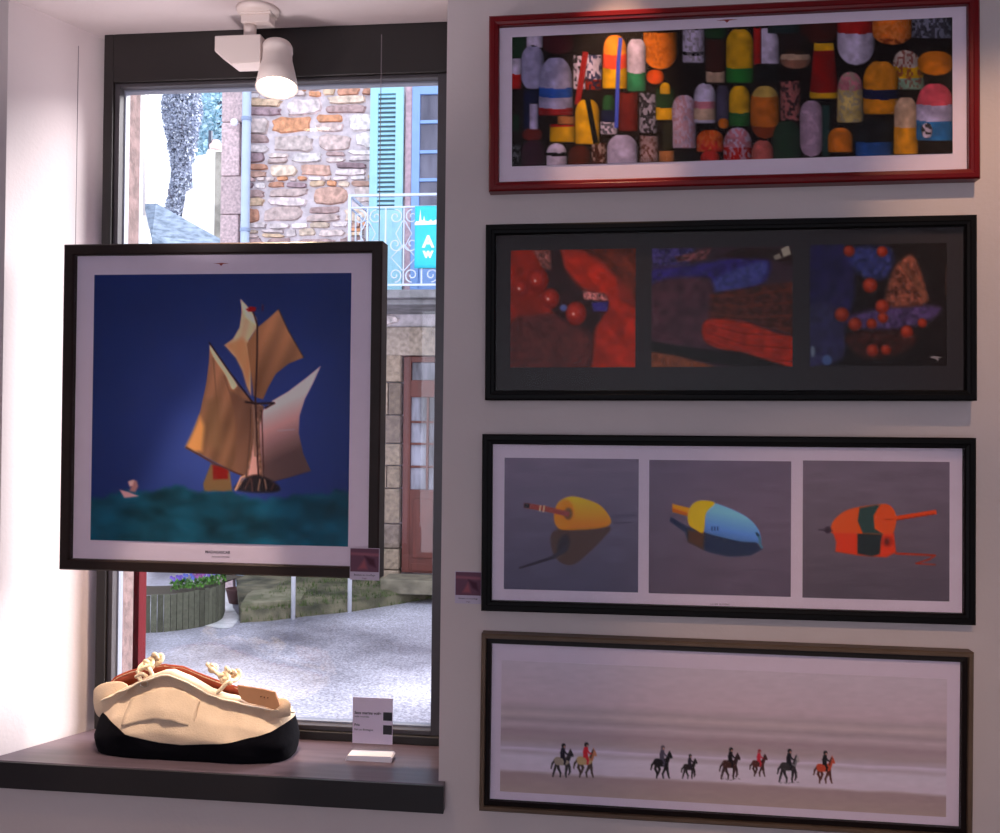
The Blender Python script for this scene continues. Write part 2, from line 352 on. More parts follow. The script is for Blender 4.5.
B(78, 190, 326, 534, [(.2, (165, 140, 70)), (.75, OC), (1, (120, 50, 15))], 'ova'); B(193, 272, 308, 464, [(1, (140, 85, 80))], 'rec', tex=(40, 25, 28))
B(165, 272, 460, 650, [(1, (35, 55, 38))]); B(82, 168, 536, 650, [(1, (160, 85, 75))]); B(268, 358, 382, 604, [(1, (150, 125, 135))], 'ova', tex=(140, 118, 128)); B(355, 385, 400, 600, [(1, (30, 55, 50))], 'rec')
B(376, 472, 488, 584, [(1, (185, 110, 20))]); B(478, 628, 455, 552, [(1, BK)], tex=(45, 45, 48)); B(482, 626, 543, 650, [(1, (30, 75, 125))], 'rec')
B(628, 724, 366, 592, [(.52, CR), (1, (175, 125, 15))], taper=.1); B(716, 862, 314, 538, [(.37, (170, 70, 85)), (.65, LV), (1, (35, 95, 135))]); B(735, 778, 470, 530, [(1, W_)], 'ova', tex=BK)
S.C *= (.66, .62, .70); P1.add(S, gain=GAIN, g=1.3)
ink = mat('grey_printing_ink', (120, 95, 110), .7); redink = mat('red_printing_ink', (150, 40, 40), .7); dink = mat('dark_printing_ink', (70, 60, 75), .7)
def emblem(pic, x, y, w, col):                    # small winged mark of the print publisher
    lx, lz = pic.loc(x, y); k = w/490.
    mb = MB(); mb.prism([(lx-k/2, lz+.0012), (lx-k*.12, lz+.0004), (lx, lz-.004), (lx+k*.12, lz+.0004), (lx+k/2, lz+.0012), (lx+k*.12, lz+.0024), (lx-k*.12, lz+.0024)], .0152, .016)
    return mb.build('emblem', col, pic.root)
emblem(P1, 727, 20.5, 20, redink)

# ---- dark triptych
darkmat = mat('charcoal_mat_board', (48, 42, 45), .7, spec=.15, var=.05, scale=30)
P2 = Picture('long black framed triptych of red and blue fishing nets on a dark mat',
    [(485.2, 224.6), (977.6, 214), (977.6, 401), (485.2, 399.8)], D-.032, .032, black, [(495.6, 235.2), (964, 225.6), (963, 390), (495.6, 390)], darkmat)
def nets(q, bg):
    S = Sheet(q, 1.0); S.C[:] = bg; S.C *= (.75+.5*fbm(S.X, S.Y, 14, 4))[..., None]; return S
S = nets([(510.6, 250.3), (635.5, 248.8), (635.5, 367), (510.6, 367.5)], (125, 40, 30)); S.frame(480, 210, 3.846)
S.poly([(110, 150), (240, 150), (290, 250), (260, 400), (110, 420)], (150, 38, 22), 2, True, tex=10); S.poly([(270, 140), (310, 150), (330, 230), (400, 310), (500, 340), (480, 400), (440, 470), (420, 610), (360, 520), (300, 420), (250, 330), (240, 250)], (52, 26, 30), 2.5, True, tex=8)
S.poly([(200, 150), (270, 155), (275, 230), (240, 225)], (130, 75, 70), 1.5, tex=3, amt=.6); S.poly([(400, 150), (600, 150), (600, 350), (540, 260), (460, 190)], (95, 38, 25), 2, tex=5, amt=.5)
S.poly([(310, 150), (400, 160), (520, 260), (540, 350), (600, 380), (600, 610), (435, 610), (450, 450), (500, 380), (490, 330), (400, 300), (330, 220)], (168, 42, 20), 1.8, tex=9)
S.poly([(120, 430), (260, 400), (350, 440), (420, 480), (400, 610), (120, 610)], (95, 42, 42), 3, True, tex=5, amt=.3)
for k in range(16): S.line([(130+k*18, 440), (150+k*20, 520), (140+k*17, 600)], 2.5, (120, 60, 52), alpha=.5)
for k in range(9): S.line([(320+k*18, 190+k*22), (420+k*14, 260+k*18), (470+k*12, 420+k*14)], 3, (120, 30, 22), alpha=.5)
S.poly([(395, 310), (480, 320), (495, 350), (400, 345)], (150, 90, 90), 1, tex=2, amt=.8); S.poly([(430, 355), (495, 352), (490, 390), (435, 390)], (60, 45, 120), 1.2, tex=3)
for x, y, r in ((272, 340, 34), (222, 270, 42), (370, 398, 40), (160, 300, 30)): S.ell(x, y, r, r*1.15, (130, 28, 20), soft=1.2); S.ell(x-6, y-6, r*.6, r*.65, (180, 52, 36), soft=2.5); S.ell(x-10, y+2, 5, 5, (230, 170, 160))
S.ell(322, 376, 14, 13, (90, 95, 150), soft=1.2)
S.C *= (.7, .68, .7); P2.add(S, gain=GAIN, g=1.2)
S = nets([(651.6, 248.3), (792.5, 246), (792.5, 366.5), (651.6, 367)], (62, 38, 50)); S.frame(480, 210, 3.846)
S.poly([(650, 145), (830, 145), (800, 210), (660, 220)], (62, 50, 100), 2, tex=3, amt=.6); S.poly([(655, 230), (780, 215), (1000, 180), (1110, 185), (1090, 280), (900, 330), (880, 260), (750, 280), (660, 290)], (50, 36, 105), 2.5, True, tex=5, amt=.35)
S.poly([(900, 270), (1000, 220), (1100, 200), (1080, 275), (920, 325)], (68, 68, 130), 3, True, tex=4)
S.poly([(750, 180), (890, 145), (870, 190), (760, 200)], (105, 60, 65), 1.5, tex=3, amt=.7); S.poly([(900, 180), (1000, 145), (1230, 145), (1230, 220), (1110, 190)], (42, 20, 22), 2, tex=4)
S.poly([(655, 290), (880, 270), (890, 420), (850, 530), (655, 500)], (80, 45, 58), 3, True, tex=8)
S.poly([(890, 320), (1230, 270), (1230, 490), (1000, 420), (880, 420)], (78, 34, 26), 2, tex=4, amt=.5); S.poly([(870, 425), (1000, 425), (1130, 470), (1215, 500), (1215, 612), (1100, 590), (1000, 555), (870, 510)], (165, 40, 20), 1.5, True, tex=6)
for k in range(12): S.line([(880, 330+k*16), (1020, 330+k*21), (1225, 300+k*26)], 4, (70, 22, 18) if k % 2 else (140, 52, 32), alpha=.5)
S.poly([(655, 505), (850, 535), (1000, 545), (1210, 610), (1000, 605), (655, 550)], (30, 20, 22), 1.5); S.poly([(655, 545), (760, 560), (900, 600), (880, 612), (655, 612)], (130, 72, 50), 1.5, tex=4)
S.frame(730, 210, 3.846); S.poly([(195, 150), (225, 135), (235, 170), (205, 182)], (170, 155, 140), .8); S.poly([(165, 178), (190, 165), (200, 185), (175, 193)], (140, 125, 115), .8)
S.C *= (.7, .68, .7); P2.add(S, gain=GAIN, g=1.2)
S = nets([(810, 245), (947, 242.5), (947, 366), (810, 366.5)], (26, 16, 18)); S.frame(730, 210, 3.846)
S.poly([(300, 130), (450, 140), (480, 300), (440, 420), (300, 380)], (38, 30, 75), 3, True, tex=7); S.poly([(450, 150), (620, 150), (600, 260), (500, 250)], (44, 48, 100), 3, True, tex=4, amt=.5)
S.poly([(300, 380), (420, 380), (440, 560), (340, 600), (300, 600)], (50, 44, 80), 3, True, tex=5); S.poly([(440, 420), (560, 380), (800, 370), (760, 430), (600, 460), (480, 450)], (72, 52, 95), 3, True, tex=4, amt=.4)
S.poly([(620, 250), (660, 190), (710, 180), (760, 340), (700, 370), (600, 360)], (110, 62, 50), 2, True, tex=4, amt=.6)
for k in range(10): S.line([(640+k*8, 190+k*6), (690+k*8, 260+k*8), (740+k*3, 350)], 2.5, (150, 100, 75) if k % 2 else (50, 25, 22), alpha=.6)
S.poly([(450, 480), (700, 470), (680, 540), (520, 570)], (60, 26, 24), 2.5, True, tex=4, amt=.5)
for x, y, r in ((458, 158, 22), (585, 160, 21), (538, 290, 29), (585, 370, 27), (430, 402, 28), (480, 440, 26), (588, 415, 20), (545, 438, 20), (680, 468, 24), (740, 435, 18), (600, 538, 20), (548, 540, 24)):
    S.ell(x, y, r, r, (120, 34, 18), soft=1.3); S.ell(x-4, y-5, r*.5, r*.5, (165, 62, 36), soft=2)
S.ell(373, 578, 19, 20, (75, 90, 135), soft=1.2); S.ell(318, 545, 9, 22, (105, 110, 130), soft=1.2); S.line([(832, 210), (830, 330)], 4, (100, 60, 50), alpha=.5)
S.C *= (.7, .68, .7); P2.add(S, gain=GAIN, g=1.2)
lx, lz = P2.loc(936, 359); mb = MB(); mb.prism([(lx-.012, lz+.003), (lx-.004, lz+.006), (lx+.012, lz+.003), (lx+.004, lz+.002), (lx+.004, lz-.005), (lx+.001, lz-.001), (lx-.003, lz+.001)], .0145, .016)
mb.build('emblem', mat('pale_emblem_ink', (150, 140, 140), .7), P2.root)

# ---- floats triptych
P3 = Picture('long black framed triptych of single yellow, blue and orange floats on grey water',
    [(481.5, 434.8), (976.6, 437.2), (976.6, 626.4), (481.5, 610.4)], D-.032, .032, black, [(492.2, 446.4), (962.5, 449), (962.5, 615), (492.2, 601)], WHITE_MAT)
def water(q, top, bot, seed):
    S = Sheet(q, 1.0); v = S.V[..., None]; S.C[:] = np.array(top)*(1-v)+np.array(bot)*v
    S.C *= (.94+.12*fbm(S.X*.22, S.Y, 5, seed))[..., None]; return S
S = water([(504.2, 457.8), (638.4, 459), (638.4, 593), (504.2, 588.5)], (98, 88, 102), (72, 68, 84), 1); S.frame(480, 430, 3.846)
S.poly([(500, 325), (600, 322), (600, 335), (505, 345)], (70, 66, 82), 1.5, alpha=.6); S.line([(515, 358), (580, 356)], 5, (60, 56, 72), alpha=.7)
S.poly([(278, 395), (330, 375), (495, 372), (470, 420), (420, 470), (370, 512), (330, 518), (290, 490), (272, 440)], (70, 52, 48), 1.2, True); S.ell(320, 440, 22, 38, (45, 38, 45), rot=.3, soft=2)
S.line([(330, 455), (280, 490), (152, 530)], 20, (50, 44, 54), w2=8)
S.poly([(285, 330), (300, 280), (345, 256), (400, 265), (460, 290), (498, 335), (500, 362), (470, 376), (400, 384), (320, 384), (292, 365)], (205, 130, 35), .7, True, tex=lambda X, Y, c: c*(1.12-.38*np.clip((Y-498)/34, 0, 1))[..., None]*np.array([1, 1, 1]))
S.ell(323, 325, 38, 58, (190, 110, 25), rot=.15, soft=1.3); S.ell(338, 322, 17, 24, (95, 70, 45), soft=1.5)
S.line([(172, 290), (250, 303), (338, 324)], 20, (125, 62, 55)); S.line([(172, 290), (186, 292)], 17, (40, 35, 40)); S.line([(232, 290), (228, 312)], 4, (220, 170, 130)); S.line([(246, 292), (242, 315)], 4, (220, 170, 130))
S.C *= (.9, .86, .92); P3.add(S, gain=LG(142, 127, 144), g=1.15)
S = water([(649, 460), (791, 461.2), (791, 596.3), (649, 593.7)], (92, 80, 94), (78, 68, 80), 5); S.frame(480, 430, 3.846)
S.poly([(735, 335), (800, 375), (870, 380), (1000, 420), (1060, 420), (1070, 445), (1085, 458), (1040, 482), (960, 487), (880, 470), (800, 430), (790, 395), (730, 352)], (28, 38, 62), 1.2); S.poly([(800, 385), (865, 392), (860, 460), (800, 430)], (70, 45, 30), 1.8)
S.poly([(740, 285), (812, 302), (808, 332), (742, 315)], (200, 120, 10), .6); S.poly([(738, 300), (808, 322), (806, 334), (742, 317)], (150, 80, 10), .6)
S.poly([(800, 330), (815, 290), (850, 272), (900, 280), (985, 312), (1040, 345), (1075, 390), (1082, 440), (1060, 432), (1000, 428), (900, 405), (860, 392), (812, 372)], (90, 135, 195), .7, True, tex=lambda X, Y, c: c*(1.1-.5*np.clip((Y-512)/32-.25*(X-720)/40, 0, 1))[..., None])
S.poly([(800, 330), (815, 290), (850, 272), (903, 281), (870, 320), (860, 393), (830, 384), (805, 365)], (205, 145, 5), .7, True)
for k in range(3): S.line([(893+k*11, 372), (893+k*11, 386)], 4, (30, 50, 90))
S.line([(1066, 400), (1076, 415), (1078, 440), (1086, 452)], 9, (60, 95, 115)); S.line([(1064, 395), (1072, 405)], 8, (20, 40, 60))
S.C *= (.9, .86, .92); P3.add(S, gain=LG(142, 127, 144), g=1.15)
S = water([(802.8, 460.7), (949.5, 461.7), (949.5, 601.5), (802.8, 597.6)], (95, 84, 94), (74, 66, 74), 9); S.frame(730, 430, 3.846)
S.poly([(395, 395), (500, 395), (630, 395), (638, 470), (600, 490), (550, 486), (490, 482), (405, 468), (408, 430)], (170, 50, 22), 1); S.poly([(490, 395), (585, 400), (575, 478), (545, 486), (490, 476)], (30, 38, 40), 1); S.ell(605, 430, 24, 22, (140, 40, 25), soft=1.5); S.ell(603, 430, 9, 12, (80, 28, 22), soft=1.2)
S.line([(636, 475), (700, 478), (790, 482), (765, 498), (715, 514), (790, 518)], 9, (130, 42, 25), w2=4)
S.line([(634, 340), (700, 330), (790, 315)], 17, (185, 60, 25)); S.line([(640, 346), (785, 323)], 4, (110, 35, 18))
S.poly([(388, 390), (395, 355), (430, 320), (480, 300), (560, 288), (605, 288), (635, 320), (636, 365), (620, 398), (560, 400), (480, 398), (400, 396)], (195, 70, 22), .8, True)
S.poly([(497, 300), (560, 288), (578, 290), (552, 330), (556, 380), (590, 400), (510, 398), (490, 350)], (38, 58, 55), .9); S.ell(597, 342, 40, 56, (205, 66, 22), soft=.9); S.line([(590, 345), (634, 342)], 3, (110, 35, 18))
S.ell(376, 385, 13, 13, (48, 36, 48), soft=1); S.line([(340, 384), (395, 388)], 5, (50, 40, 50))
S.C *= (.9, .86, .92); P3.add(S, gain=LG(142, 127, 144), g=1.15)
lx, lz = P3.loc(720, 604.5); text_part('caption', 'LA MER  EDITIONS', .0045, (lx, .0157, lz), ink, P3.root)
bpy.data.objects['caption'].data.name = 'caption'

# ---- beach riders
walnut = mat('bronze_brown_frame_wood', (100, 82, 68), .45, var=.15, scale=12, stretch=(1, 1, 1), spec=.2); lipm = mat('black_brown_inner_lip', (26, 19, 19), .5, spec=.15)
P4 = Picture('long brown framed photograph of riders on horseback along a pale beach, lowest on the wall',
    [(480.5, 633), (974.5, 653.5), (973, 840.5), (479.8, 812)], D-.032, .032, walnut, [(489, 648), (961.3, 667.7), (960.5, 831), (489.8, 802)], WHITE_MAT, lip=(.52, lipm))
S = Sheet([(500.8, 661), (947.5, 678), (945.7, 816.6), (500.8, 791.7)], 1.15); v = S.V; u = S.U
keys = [(0, (128, 114, 128)), (.3, (128, 110, 122)), (.36, (116, 100, 110)), (.4, (126, 110, 118)), (.44, (110, 94, 104)), (.48, (124, 108, 118)), (.53, (108, 90, 100)), (.6, (112, 96, 104)), (.645, (120, 106, 120)), (.66, (135, 122, 140)), (.69, (120, 106, 120)), (.72, (134, 122, 138)), (.83, (134, 120, 136)), (.855, (106, 88, 94)), (1, (112, 94, 96))]
vv = v+.02*(fbm(S.X*.12, S.Y, 4, 3)-.5)
for c in range(3): S.C[..., c] = np.interp(vv, [k[0] for k in keys], [k[1][c] for k in keys])
S.C *= (.97+.06*fbm(S.X*.3, S.Y, 3, 8))[..., None]
def rider(cx, fy, k, horse, body, legs, coat, flip=1, phase=0, head=None, helmet=(20, 18, 22)):
    """cx centre, fy foot line, k height scale in enlargement pixels (crop 6.25x)"""
    X = lambda x: cx+flip*(x*.9 if x < 28 else 25.2+(x-28)*.62)*k-4; Y = lambda y: fy-y*k
    L = lambda pts, w, c, w2=None: S.line([(X(a), Y(b)) for a, b in pts], w*k, c, soft=.45, w2=None if w2 is None else w2*k)
    hoof = [[(-34, 78), (-44, 45), (-52, 20), (-56, 2)], [(-28, 75), (-24, 45), (-12, 22), (-14, 0)], [(22, 75), (22, 42), (18, 18), (20, 0)], [(30, 78), (44, 52), (48, 28), (38, 12)]]
    if phase: hoof = [[(-32, 78), (-40, 50), (-28, 26), (-32, 0)], [(-26, 75), (-14, 48), (-22, 26), (-28, 14)], [(24, 75), (16, 46), (4, 24), (8, 0)], [(28, 78), (34, 46), (40, 22), (50, 0)]]
    for h in hoof: L(h, 16, legs, 7)
    L([(-44, 88), (-60, 70), (-66, 44)], 14, legs, 6)
    S.poly([(X(a), Y(b)) for a, b in ((-50, 88), (-40, 104), (-10, 104), (20, 104), (38, 96), (40, 76), (20, 64), (-12, 62), (-40, 66))], body, .6, True)
    L([(28, 92), (46, 118), (54, 132)], 26, horse, 15); L([(50, 134), (66, 116), (70, 108)], 15, head or horse, 9); L([(50, 138), (52, 146)], 5, horse)
    L([(28, 98), (40, 126), (48, 138)], 8, legs)
    L([(2, 104), (14, 84), (10, 66)], 13, coat, 9); L([(0, 104), (-2, 128), (2, 148)], 25, coat, 20); L([(4, 142), (20, 122), (34, 118)], 9, coat, 6)
    S.ell(X(4), Y(164), 11*k, 12*k, helmet, soft=.5); S.ell(X(9), Y(158), 5*k, 6*k, (110, 75, 70), soft=.5)
S.frame(540, 730, 6.25)
rider(146, 298, 1.2, (24, 20, 26), (98, 84, 78), (34, 28, 32), (20, 16, 26)); rider(288, 298, 1.24, (112, 66, 48), (120, 96, 72), (46, 34, 34), (130, 24, 34), phase=1, head=(120, 76, 60))
rider(764, 303, 1.17, (16, 14, 18), (18, 15, 20), (20, 16, 20), (46, 40, 54), phase=1, helmet=(60, 50, 60)); rider(936, 305, .87, (22, 18, 22), (26, 20, 24), (26, 20, 24), (26, 20, 30))
S.frame(700, 730, 6.25)
rider(190, 308, 1.13, (30, 20, 24), (44, 24, 24), (36, 22, 26), (20, 16, 22)); rider(368, 290, .96, (42, 20, 22), (52, 24, 24), (40, 22, 24), (125, 24, 38), helmet=(90, 26, 34), phase=1)
rider(556, 328, 1.2, (70, 66, 74), (34, 28, 32), (28, 22, 28), (18, 16, 22), head=(105, 95, 100)); rider(780, 332, 1.16, (120, 46, 34), (122, 44, 32), (52, 26, 26), (18, 16, 20), phase=1)
for cx, fy in ((190, 308), (556, 330)):
    for k in range(5): S.line([(cx-60+k*26, fy+RS.randint(-6, 8)), (cx-46+k*26, fy+RS.randint(-6, 8))], 4, (60, 48, 58), alpha=.7)
S.C *= (1, .97, 1); P4.add(S, gain=GAIN)

# ---- hanging ship picture
ebony = mat('dark_brown_picture_frame', (44, 33, 31), .45, var=.15, scale=14, spec=.2); 
PS = Picture('large square dark framed picture of a sailing ship hanging on wires before the window',
    [(62.5, 243), (381.5, 242), (379, 578), (59.5, 571)], D+.022, .05, ebony, [(75, 255), (370, 255), (368.2, 567.5), (71.6, 559)], WHITE_MAT, step=.88)
S = Sheet([(93.4, 273.9), (350.8, 273.9), (348.4, 546.8), (91.4, 539.8)], 1.0)
c = np.exp(-(((S.X-235)/110)**2+((S.Y-430)/110)**2)); S.C[:] = np.array([21, 34, 74])+c[..., None]*np.array([24, 24, 34]); S.C *= (.94+.12*fbm(S.X, S.Y, 30, 3))[..., None]
edge_s = 491+5*np.sin(S.X/37.)+4*(fbm(S.X, S.Y*0, 14, 1)-.5)*3; a = np.clip((S.Y-edge_s)/6, 0, 1)
sea = np.array([14, 58, 72])*(.45+.95*fbm(S.X*.6, S.Y, 16, 12))[..., None]; S.blend(a, sea)
S.ell(140, 507, 13, 7, (70, 95, 115), soft=7, alpha=.5)
S.frame(170, 290, 3.965)
fold = lambda fx, amp, dark: (lambda X, Y, c: c*(1-amp*.5+amp*.5*np.sin(X*fx+.12*Y)-dark*np.clip((Y-dy)/60, 0, 1))[..., None])
S.poly([(165, 690), (135, 770), (140, 800), (250, 800), (240, 720)], (88, 68, 44), 1); S.poly([(172, 695), (235, 705), (232, 750), (175, 752)], (92, 16, 14), 1)
dy = 365
S.poly([(326, 440), (374, 462), (366, 600), (376, 770), (300, 745), (322, 600)], (104, 76, 62), 1, tex=3, amt=.4)
S.poly([(335, 600), (352, 640), (358, 730), (312, 738), (325, 670)], (165, 120, 110), .8)
S.poly([(158, 215), (205, 285), (262, 368), (326, 445), (332, 560), (322, 660), (300, 740), (240, 712), (180, 683), (120, 650), (65, 622), (95, 560), (122, 480), (145, 370), (155, 290)], (152, 108, 80), .6, tex=fold(.35, .12, .35))
S.poly([(65, 622), (90, 570), (120, 500), (140, 540), (130, 640), (100, 642)], (175, 125, 70), 2.5, alpha=.7); S.poly([(140, 440), (200, 430), (210, 640), (150, 620)], (92, 70, 50), 4, alpha=.6); S.poly([(240, 400), (325, 450), (328, 600), (300, 735), (262, 715), (266, 560)], (88, 62, 50), 1.5, alpha=.75)
S.poly([(160, 222), (205, 285), (262, 370), (262, 388), (246, 392), (222, 340), (170, 262)], (222, 170, 130), .8, True)
S.line([(172, 270), (190, 480), (210, 690)], 4, (90, 64, 46), alpha=.7); S.line([(215, 340), (262, 480), (266, 640), (258, 712)], 4, (90, 62, 48), alpha=.8)
S.line([(155, 208), (240, 330), (330, 448)], 6, (38, 24, 28)); S.line([(65, 624), (180, 690), (305, 742)], 7, (60, 36, 30))
S.poly([(597, 305), (568, 370), (535, 435), (515, 500), (512, 570), (530, 650), (560, 718), (470, 745), (385, 768), (372, 730), (360, 640), (358, 540), (372, 478), (410, 440), (470, 405), (540, 352)], (206, 156, 150), .6, tex=lambda X, Y, c: c*(1-.62*np.clip((Y-405)/55+(X-280)/120, 0, 1))[..., None])
S.line([(430, 560), (495, 555)], 5, (140, 140, 150), alpha=.4)
S.poly([(280, 38), (302, 62), (342, 112), (346, 150), (312, 200), (320, 300), (322, 418), (305, 380), (288, 320), (262, 270), (217, 220), (250, 195), (276, 150), (284, 90)], (200, 150, 116), .6, tex=fold(.5, .1, -.0))
S.poly([(217, 220), (262, 268), (290, 325), (315, 415), (322, 300), (306, 210), (285, 190)], (150, 104, 66), 2.5, alpha=.7); S.poly([(280, 42), (300, 62), (340, 112), (340, 140), (300, 110)], (225, 185, 150), 1.5, alpha=.8)
dy = 330
S.poly([(430, 78), (452, 130), (478, 180), (530, 270), (470, 295), (420, 335), (392, 385), (370, 436), (335, 425), (324, 345), (305, 215), (345, 152), (390, 115)], (152, 106, 74), .6, tex=fold(.28, .14, .25))
S.line([(430, 78), (470, 165), (530, 270)], 5, (60, 42, 40)); S.poly([(305, 215), (345, 155), (350, 290), (345, 425), (330, 420), (324, 340)], (128, 88, 58), 1, alpha=.6)
S.line([(330, 90), (346, 140), (346, 260), (340, 430), (346, 600), (356, 780)], 7, (48, 28, 26)); S.line([(300, 445), (340, 452), (415, 450), (380, 470)], 8, (40, 26, 28)); S.line([(332, 460), (338, 560), (340, 660)], 9, (110, 84, 70)); S.line([(322, 470), (318, 600), (305, 750)], 3, (60, 40, 36)); S.line([(365, 480), (370, 620), (376, 760)], 5, (60, 36, 34))
S.poly([(300, 78), (318, 66), (342, 70), (338, 86), (312, 88)], (120, 16, 20), .7); S.line([(367, 60), (367, 84)], 6, (60, 20, 40))
S.poly([(258, 790), (300, 750), (350, 735), (420, 765), (435, 798), (350, 805)], (28, 22, 26), 1.6, True); S.line([(262, 795), (285, 745), (300, 738)], 7, (150, 116, 92)); S.line([(400, 765), (560, 722)], 3, (60, 40, 50), alpha=.7)
for a_ in ((280, 770, 300, 742), (300, 790, 322, 748), (330, 798, 326, 750), (352, 796, 360, 752), (385, 790, 378, 752), (405, 792, 416, 768), (268, 792, 284, 768)): S.line([(a_[0], a_[1]), (a_[2], a_[3])], 6, (120, 92, 76) if a_[0] % 3 else (70, 46, 42), alpha=.8)
S.blend(a*.95, sea)
S.frame(60, 240, 2.4515)
S.poly([(148, 612), (170, 618), (195, 628), (160, 632)], (170, 120, 120), .8); S.poly([(168, 594), (178, 588), (190, 590), (194, 604), (186, 618), (172, 616), (176, 604)], (132, 94, 90), 1.2); S.poly([(170, 592), (184, 588), (180, 602), (172, 604)], (176, 134, 124), .8)
S.C *= (.9, .84, .88); PS.add(S, gain=LG(134, 116, 128), g=1.15)
emblem(PS, 221, 264, 17, redink)
lx, lz = PS.loc(217.5, 552.3); text_part('title', 'MADAGASCAR', .0085, (lx, .0157, lz), dink, PS.root, bold=.0001)
lx, lz = PS.loc(224, 557); text_part('subtitle', 'ILE ROUGE  EDITIONS', .004, (lx-.008, .0157, lz), ink, PS.root)
wire = mat('fine_grey_steel_wire', (150, 140, 145), .4, metal=.8)
for px in (75.5, 379):
    a = at(px, 246, D+.05); top = EYE+.838
    mb = MB(); mb.tube([(a.x, D+.05, a.z-.012), (a.x, D+.05, top)], .0009, 6); o = mb.build('hanging_wire', wire)
    o.parent = PS.root; o.matrix_parent_inverse = Matrix.Translation(PS.root.location).inverted() @ Matrix.Identity(4)
    o.matrix_parent_inverse = (Matrix.Translation(PS.c) @ Matrix.Rotation(PS.ang, 4, 'Y')).inverted()

# ---- small caption cards
def card(label, q, Y, name='caption_card', draw=True):
    P = [at(x, y, Y) for x, y in q]; c = sum(P, Vector())/4; w = (P[1]-P[0]).length; h = (P[3]-P[0]).length
    r = thing(name, label, 'label', c)
    mb = MB(); mb.box((-w/2, 0, -h/2), (w/2, .0015, h/2)); mb.build('paper', mat('pale_card_paper', (196, 184, 206), .7), r)
    S = Sheet([(0, 0), (60, 0), (60, 50), (0, 50)], 1); S.C[:] = (52, 34, 44)
    S.poly([(0, 8), (60, 10), (60, 16), (0, 14)], (72, 44, 52), 2); S.poly([(16, 44), (30, 22), (36, 44)], (76, 42, 48), 3); S.poly([(30, 16), (50, 22), (54, 40), (40, 34)], (36, 20, 28), 3)
    S.build(r, 'photograph', (-w/2+.0012, w/2-.0012, -h/2+h*.26, h/2-.0012), -.0006, .22, thick=.0006)
    text_part('caption', 'Bateaux au mouillage', w*.085, (0, -.0004, -h/2+h*.16), dink, r); text_part('caption', 'tirage', w*.07, (0, -.0004, -h/2+h*.06), ink, r)
    return r
card('small dark photo label stuck on the lower right corner of the ship picture frame', [(350, 547.5), (379.5, 548.5), (379, 581), (350, 579.5)], D+.0195)
card('small dark photo label on the wall beside the floats triptych', [(455, 571), (481.5, 572.5), (481.5, 604), (455, 603)], D-.00152)

# ------------------------------------------------------------------ room shell
WD = .205                                            # recess depth
YW = D+WD
sillz = (at(436, 747, YW).z+at(95, 728.5, YW).z)/2
xr = (at(449, 60, D).x+at(437, 740, D).x)/2          # right edge of the recess
xlf = (at(2, 100, D).x+at(2, 740, D).x)/2            # left splay, front
xlb = (at(104, 60, YW).x+at(94, 715, YW).x)/2        # left splay, back
soff = (at(105, 34, YW).z+at(440, 22, YW).z)/2
print('GEOM', sillz, xr, xlf, xlb, soff)
XL, XR, YB, ZC = -2.3, 2.4, -3.0, soff+.36
w = MB()
def quad(*p): w.face(p)
quad((XL, D, 0), (xlf, D, 0), (xlf, D, ZC), (XL, D, ZC)); quad((xr, D, 0), (XR, D, 0), (XR, D, ZC), (xr, D, ZC))
quad((xlf, D, 0), (xr, D, 0), (xr, D, sillz-.02), (xlf, D, sillz-.02)); quad((xlf, D, soff), (xr, D, soff), (xr, D, ZC), (xlf, D, ZC))
quad((xlf, D, sillz-.02), (xlb, YW+.06, sillz-.02), (xlb, YW+.06, soff), (xlf, D, soff)); quad((xr, D, sillz-.02), (xr, YW+.06, sillz-.02), (xr, YW+.06, soff), (xr, D, soff))
quad((xlf, D, soff), (xr, D, soff), (xr, YW+.06, soff), (xlb, YW+.06, soff)); quad((xlf, D, sillz-.02), (xr, D, sillz-.02), (xr, YW+.06, sillz-.02), (xlb, YW+.06, sillz-.02))
Yo = D+.325
quad((XL, Yo, -.4), (xlb-.0, Yo, -.4), (xlb-.0, Yo, 6), (XL, Yo, 6)); quad((xr+.02, Yo, -.4), (XR, Yo, -.4), (XR, Yo, 6), (xr+.02, Yo, 6))
quad((xlb, Yo, -.4), (xr+.02, Yo, -.4), (xr+.02, Yo, sillz-.05), (xlb, Yo, sillz-.05)); quad((xlb, Yo, soff+.02), (xr+.02, Yo, soff+.02), (xr+.02, Yo, 6), (xlb, Yo, 6))
quad((xr+.02, YW+.06, sillz-.05), (xr+.02, Yo, sillz-.05), (xr+.02, Yo, soff+.02), (xr+.02, YW+.06, soff+.02)); quad((xlb-.02, YW+.06, soff+.02), (xr+.02, YW+.06, soff+.02), (xr+.02, Yo, soff+.02), (xlb-.02, Yo, soff+.02))
quad((xlb, YW+.06, sillz-.05), (xlb, Yo, sillz-.05), (xr+.02, Yo, sillz-.05), (xr+.02, YW+.06, sillz-.05))
tag(w.build('wall_front', WALL), kind='structure')
for nm, pts in (('wall_left', ((XL, YB, 0), (XL, D, 0), (XL, D, ZC), (XL, YB, ZC))), ('wall_right', ((XR, YB, 0), (XR, D, 0), (XR, D, ZC), (XR, YB, ZC)))):
    w = MB(); w.face(pts); tag(w.build(nm, WALL), kind='structure')
w = MB(); hx0, hx1, hz0, hz1 = -1.5, 1.6, .5, 2.4     # shop window in the wall behind the camera
quad((XL, YB, 0), (hx0, YB, 0), (hx0, YB, ZC), (XL, YB, ZC)); quad((hx1, YB, 0), (XR, YB, 0), (XR, YB, ZC), (hx1, YB, ZC)); quad((hx0, YB, 0), (hx1, YB, 0), (hx1, YB, hz0), (hx0, YB, hz0)); quad((hx0, YB, hz1), (hx1, YB, hz1), (hx1, YB, ZC), (hx0, YB, ZC))
tag(w.build('wall_back', WALL), kind='structure')
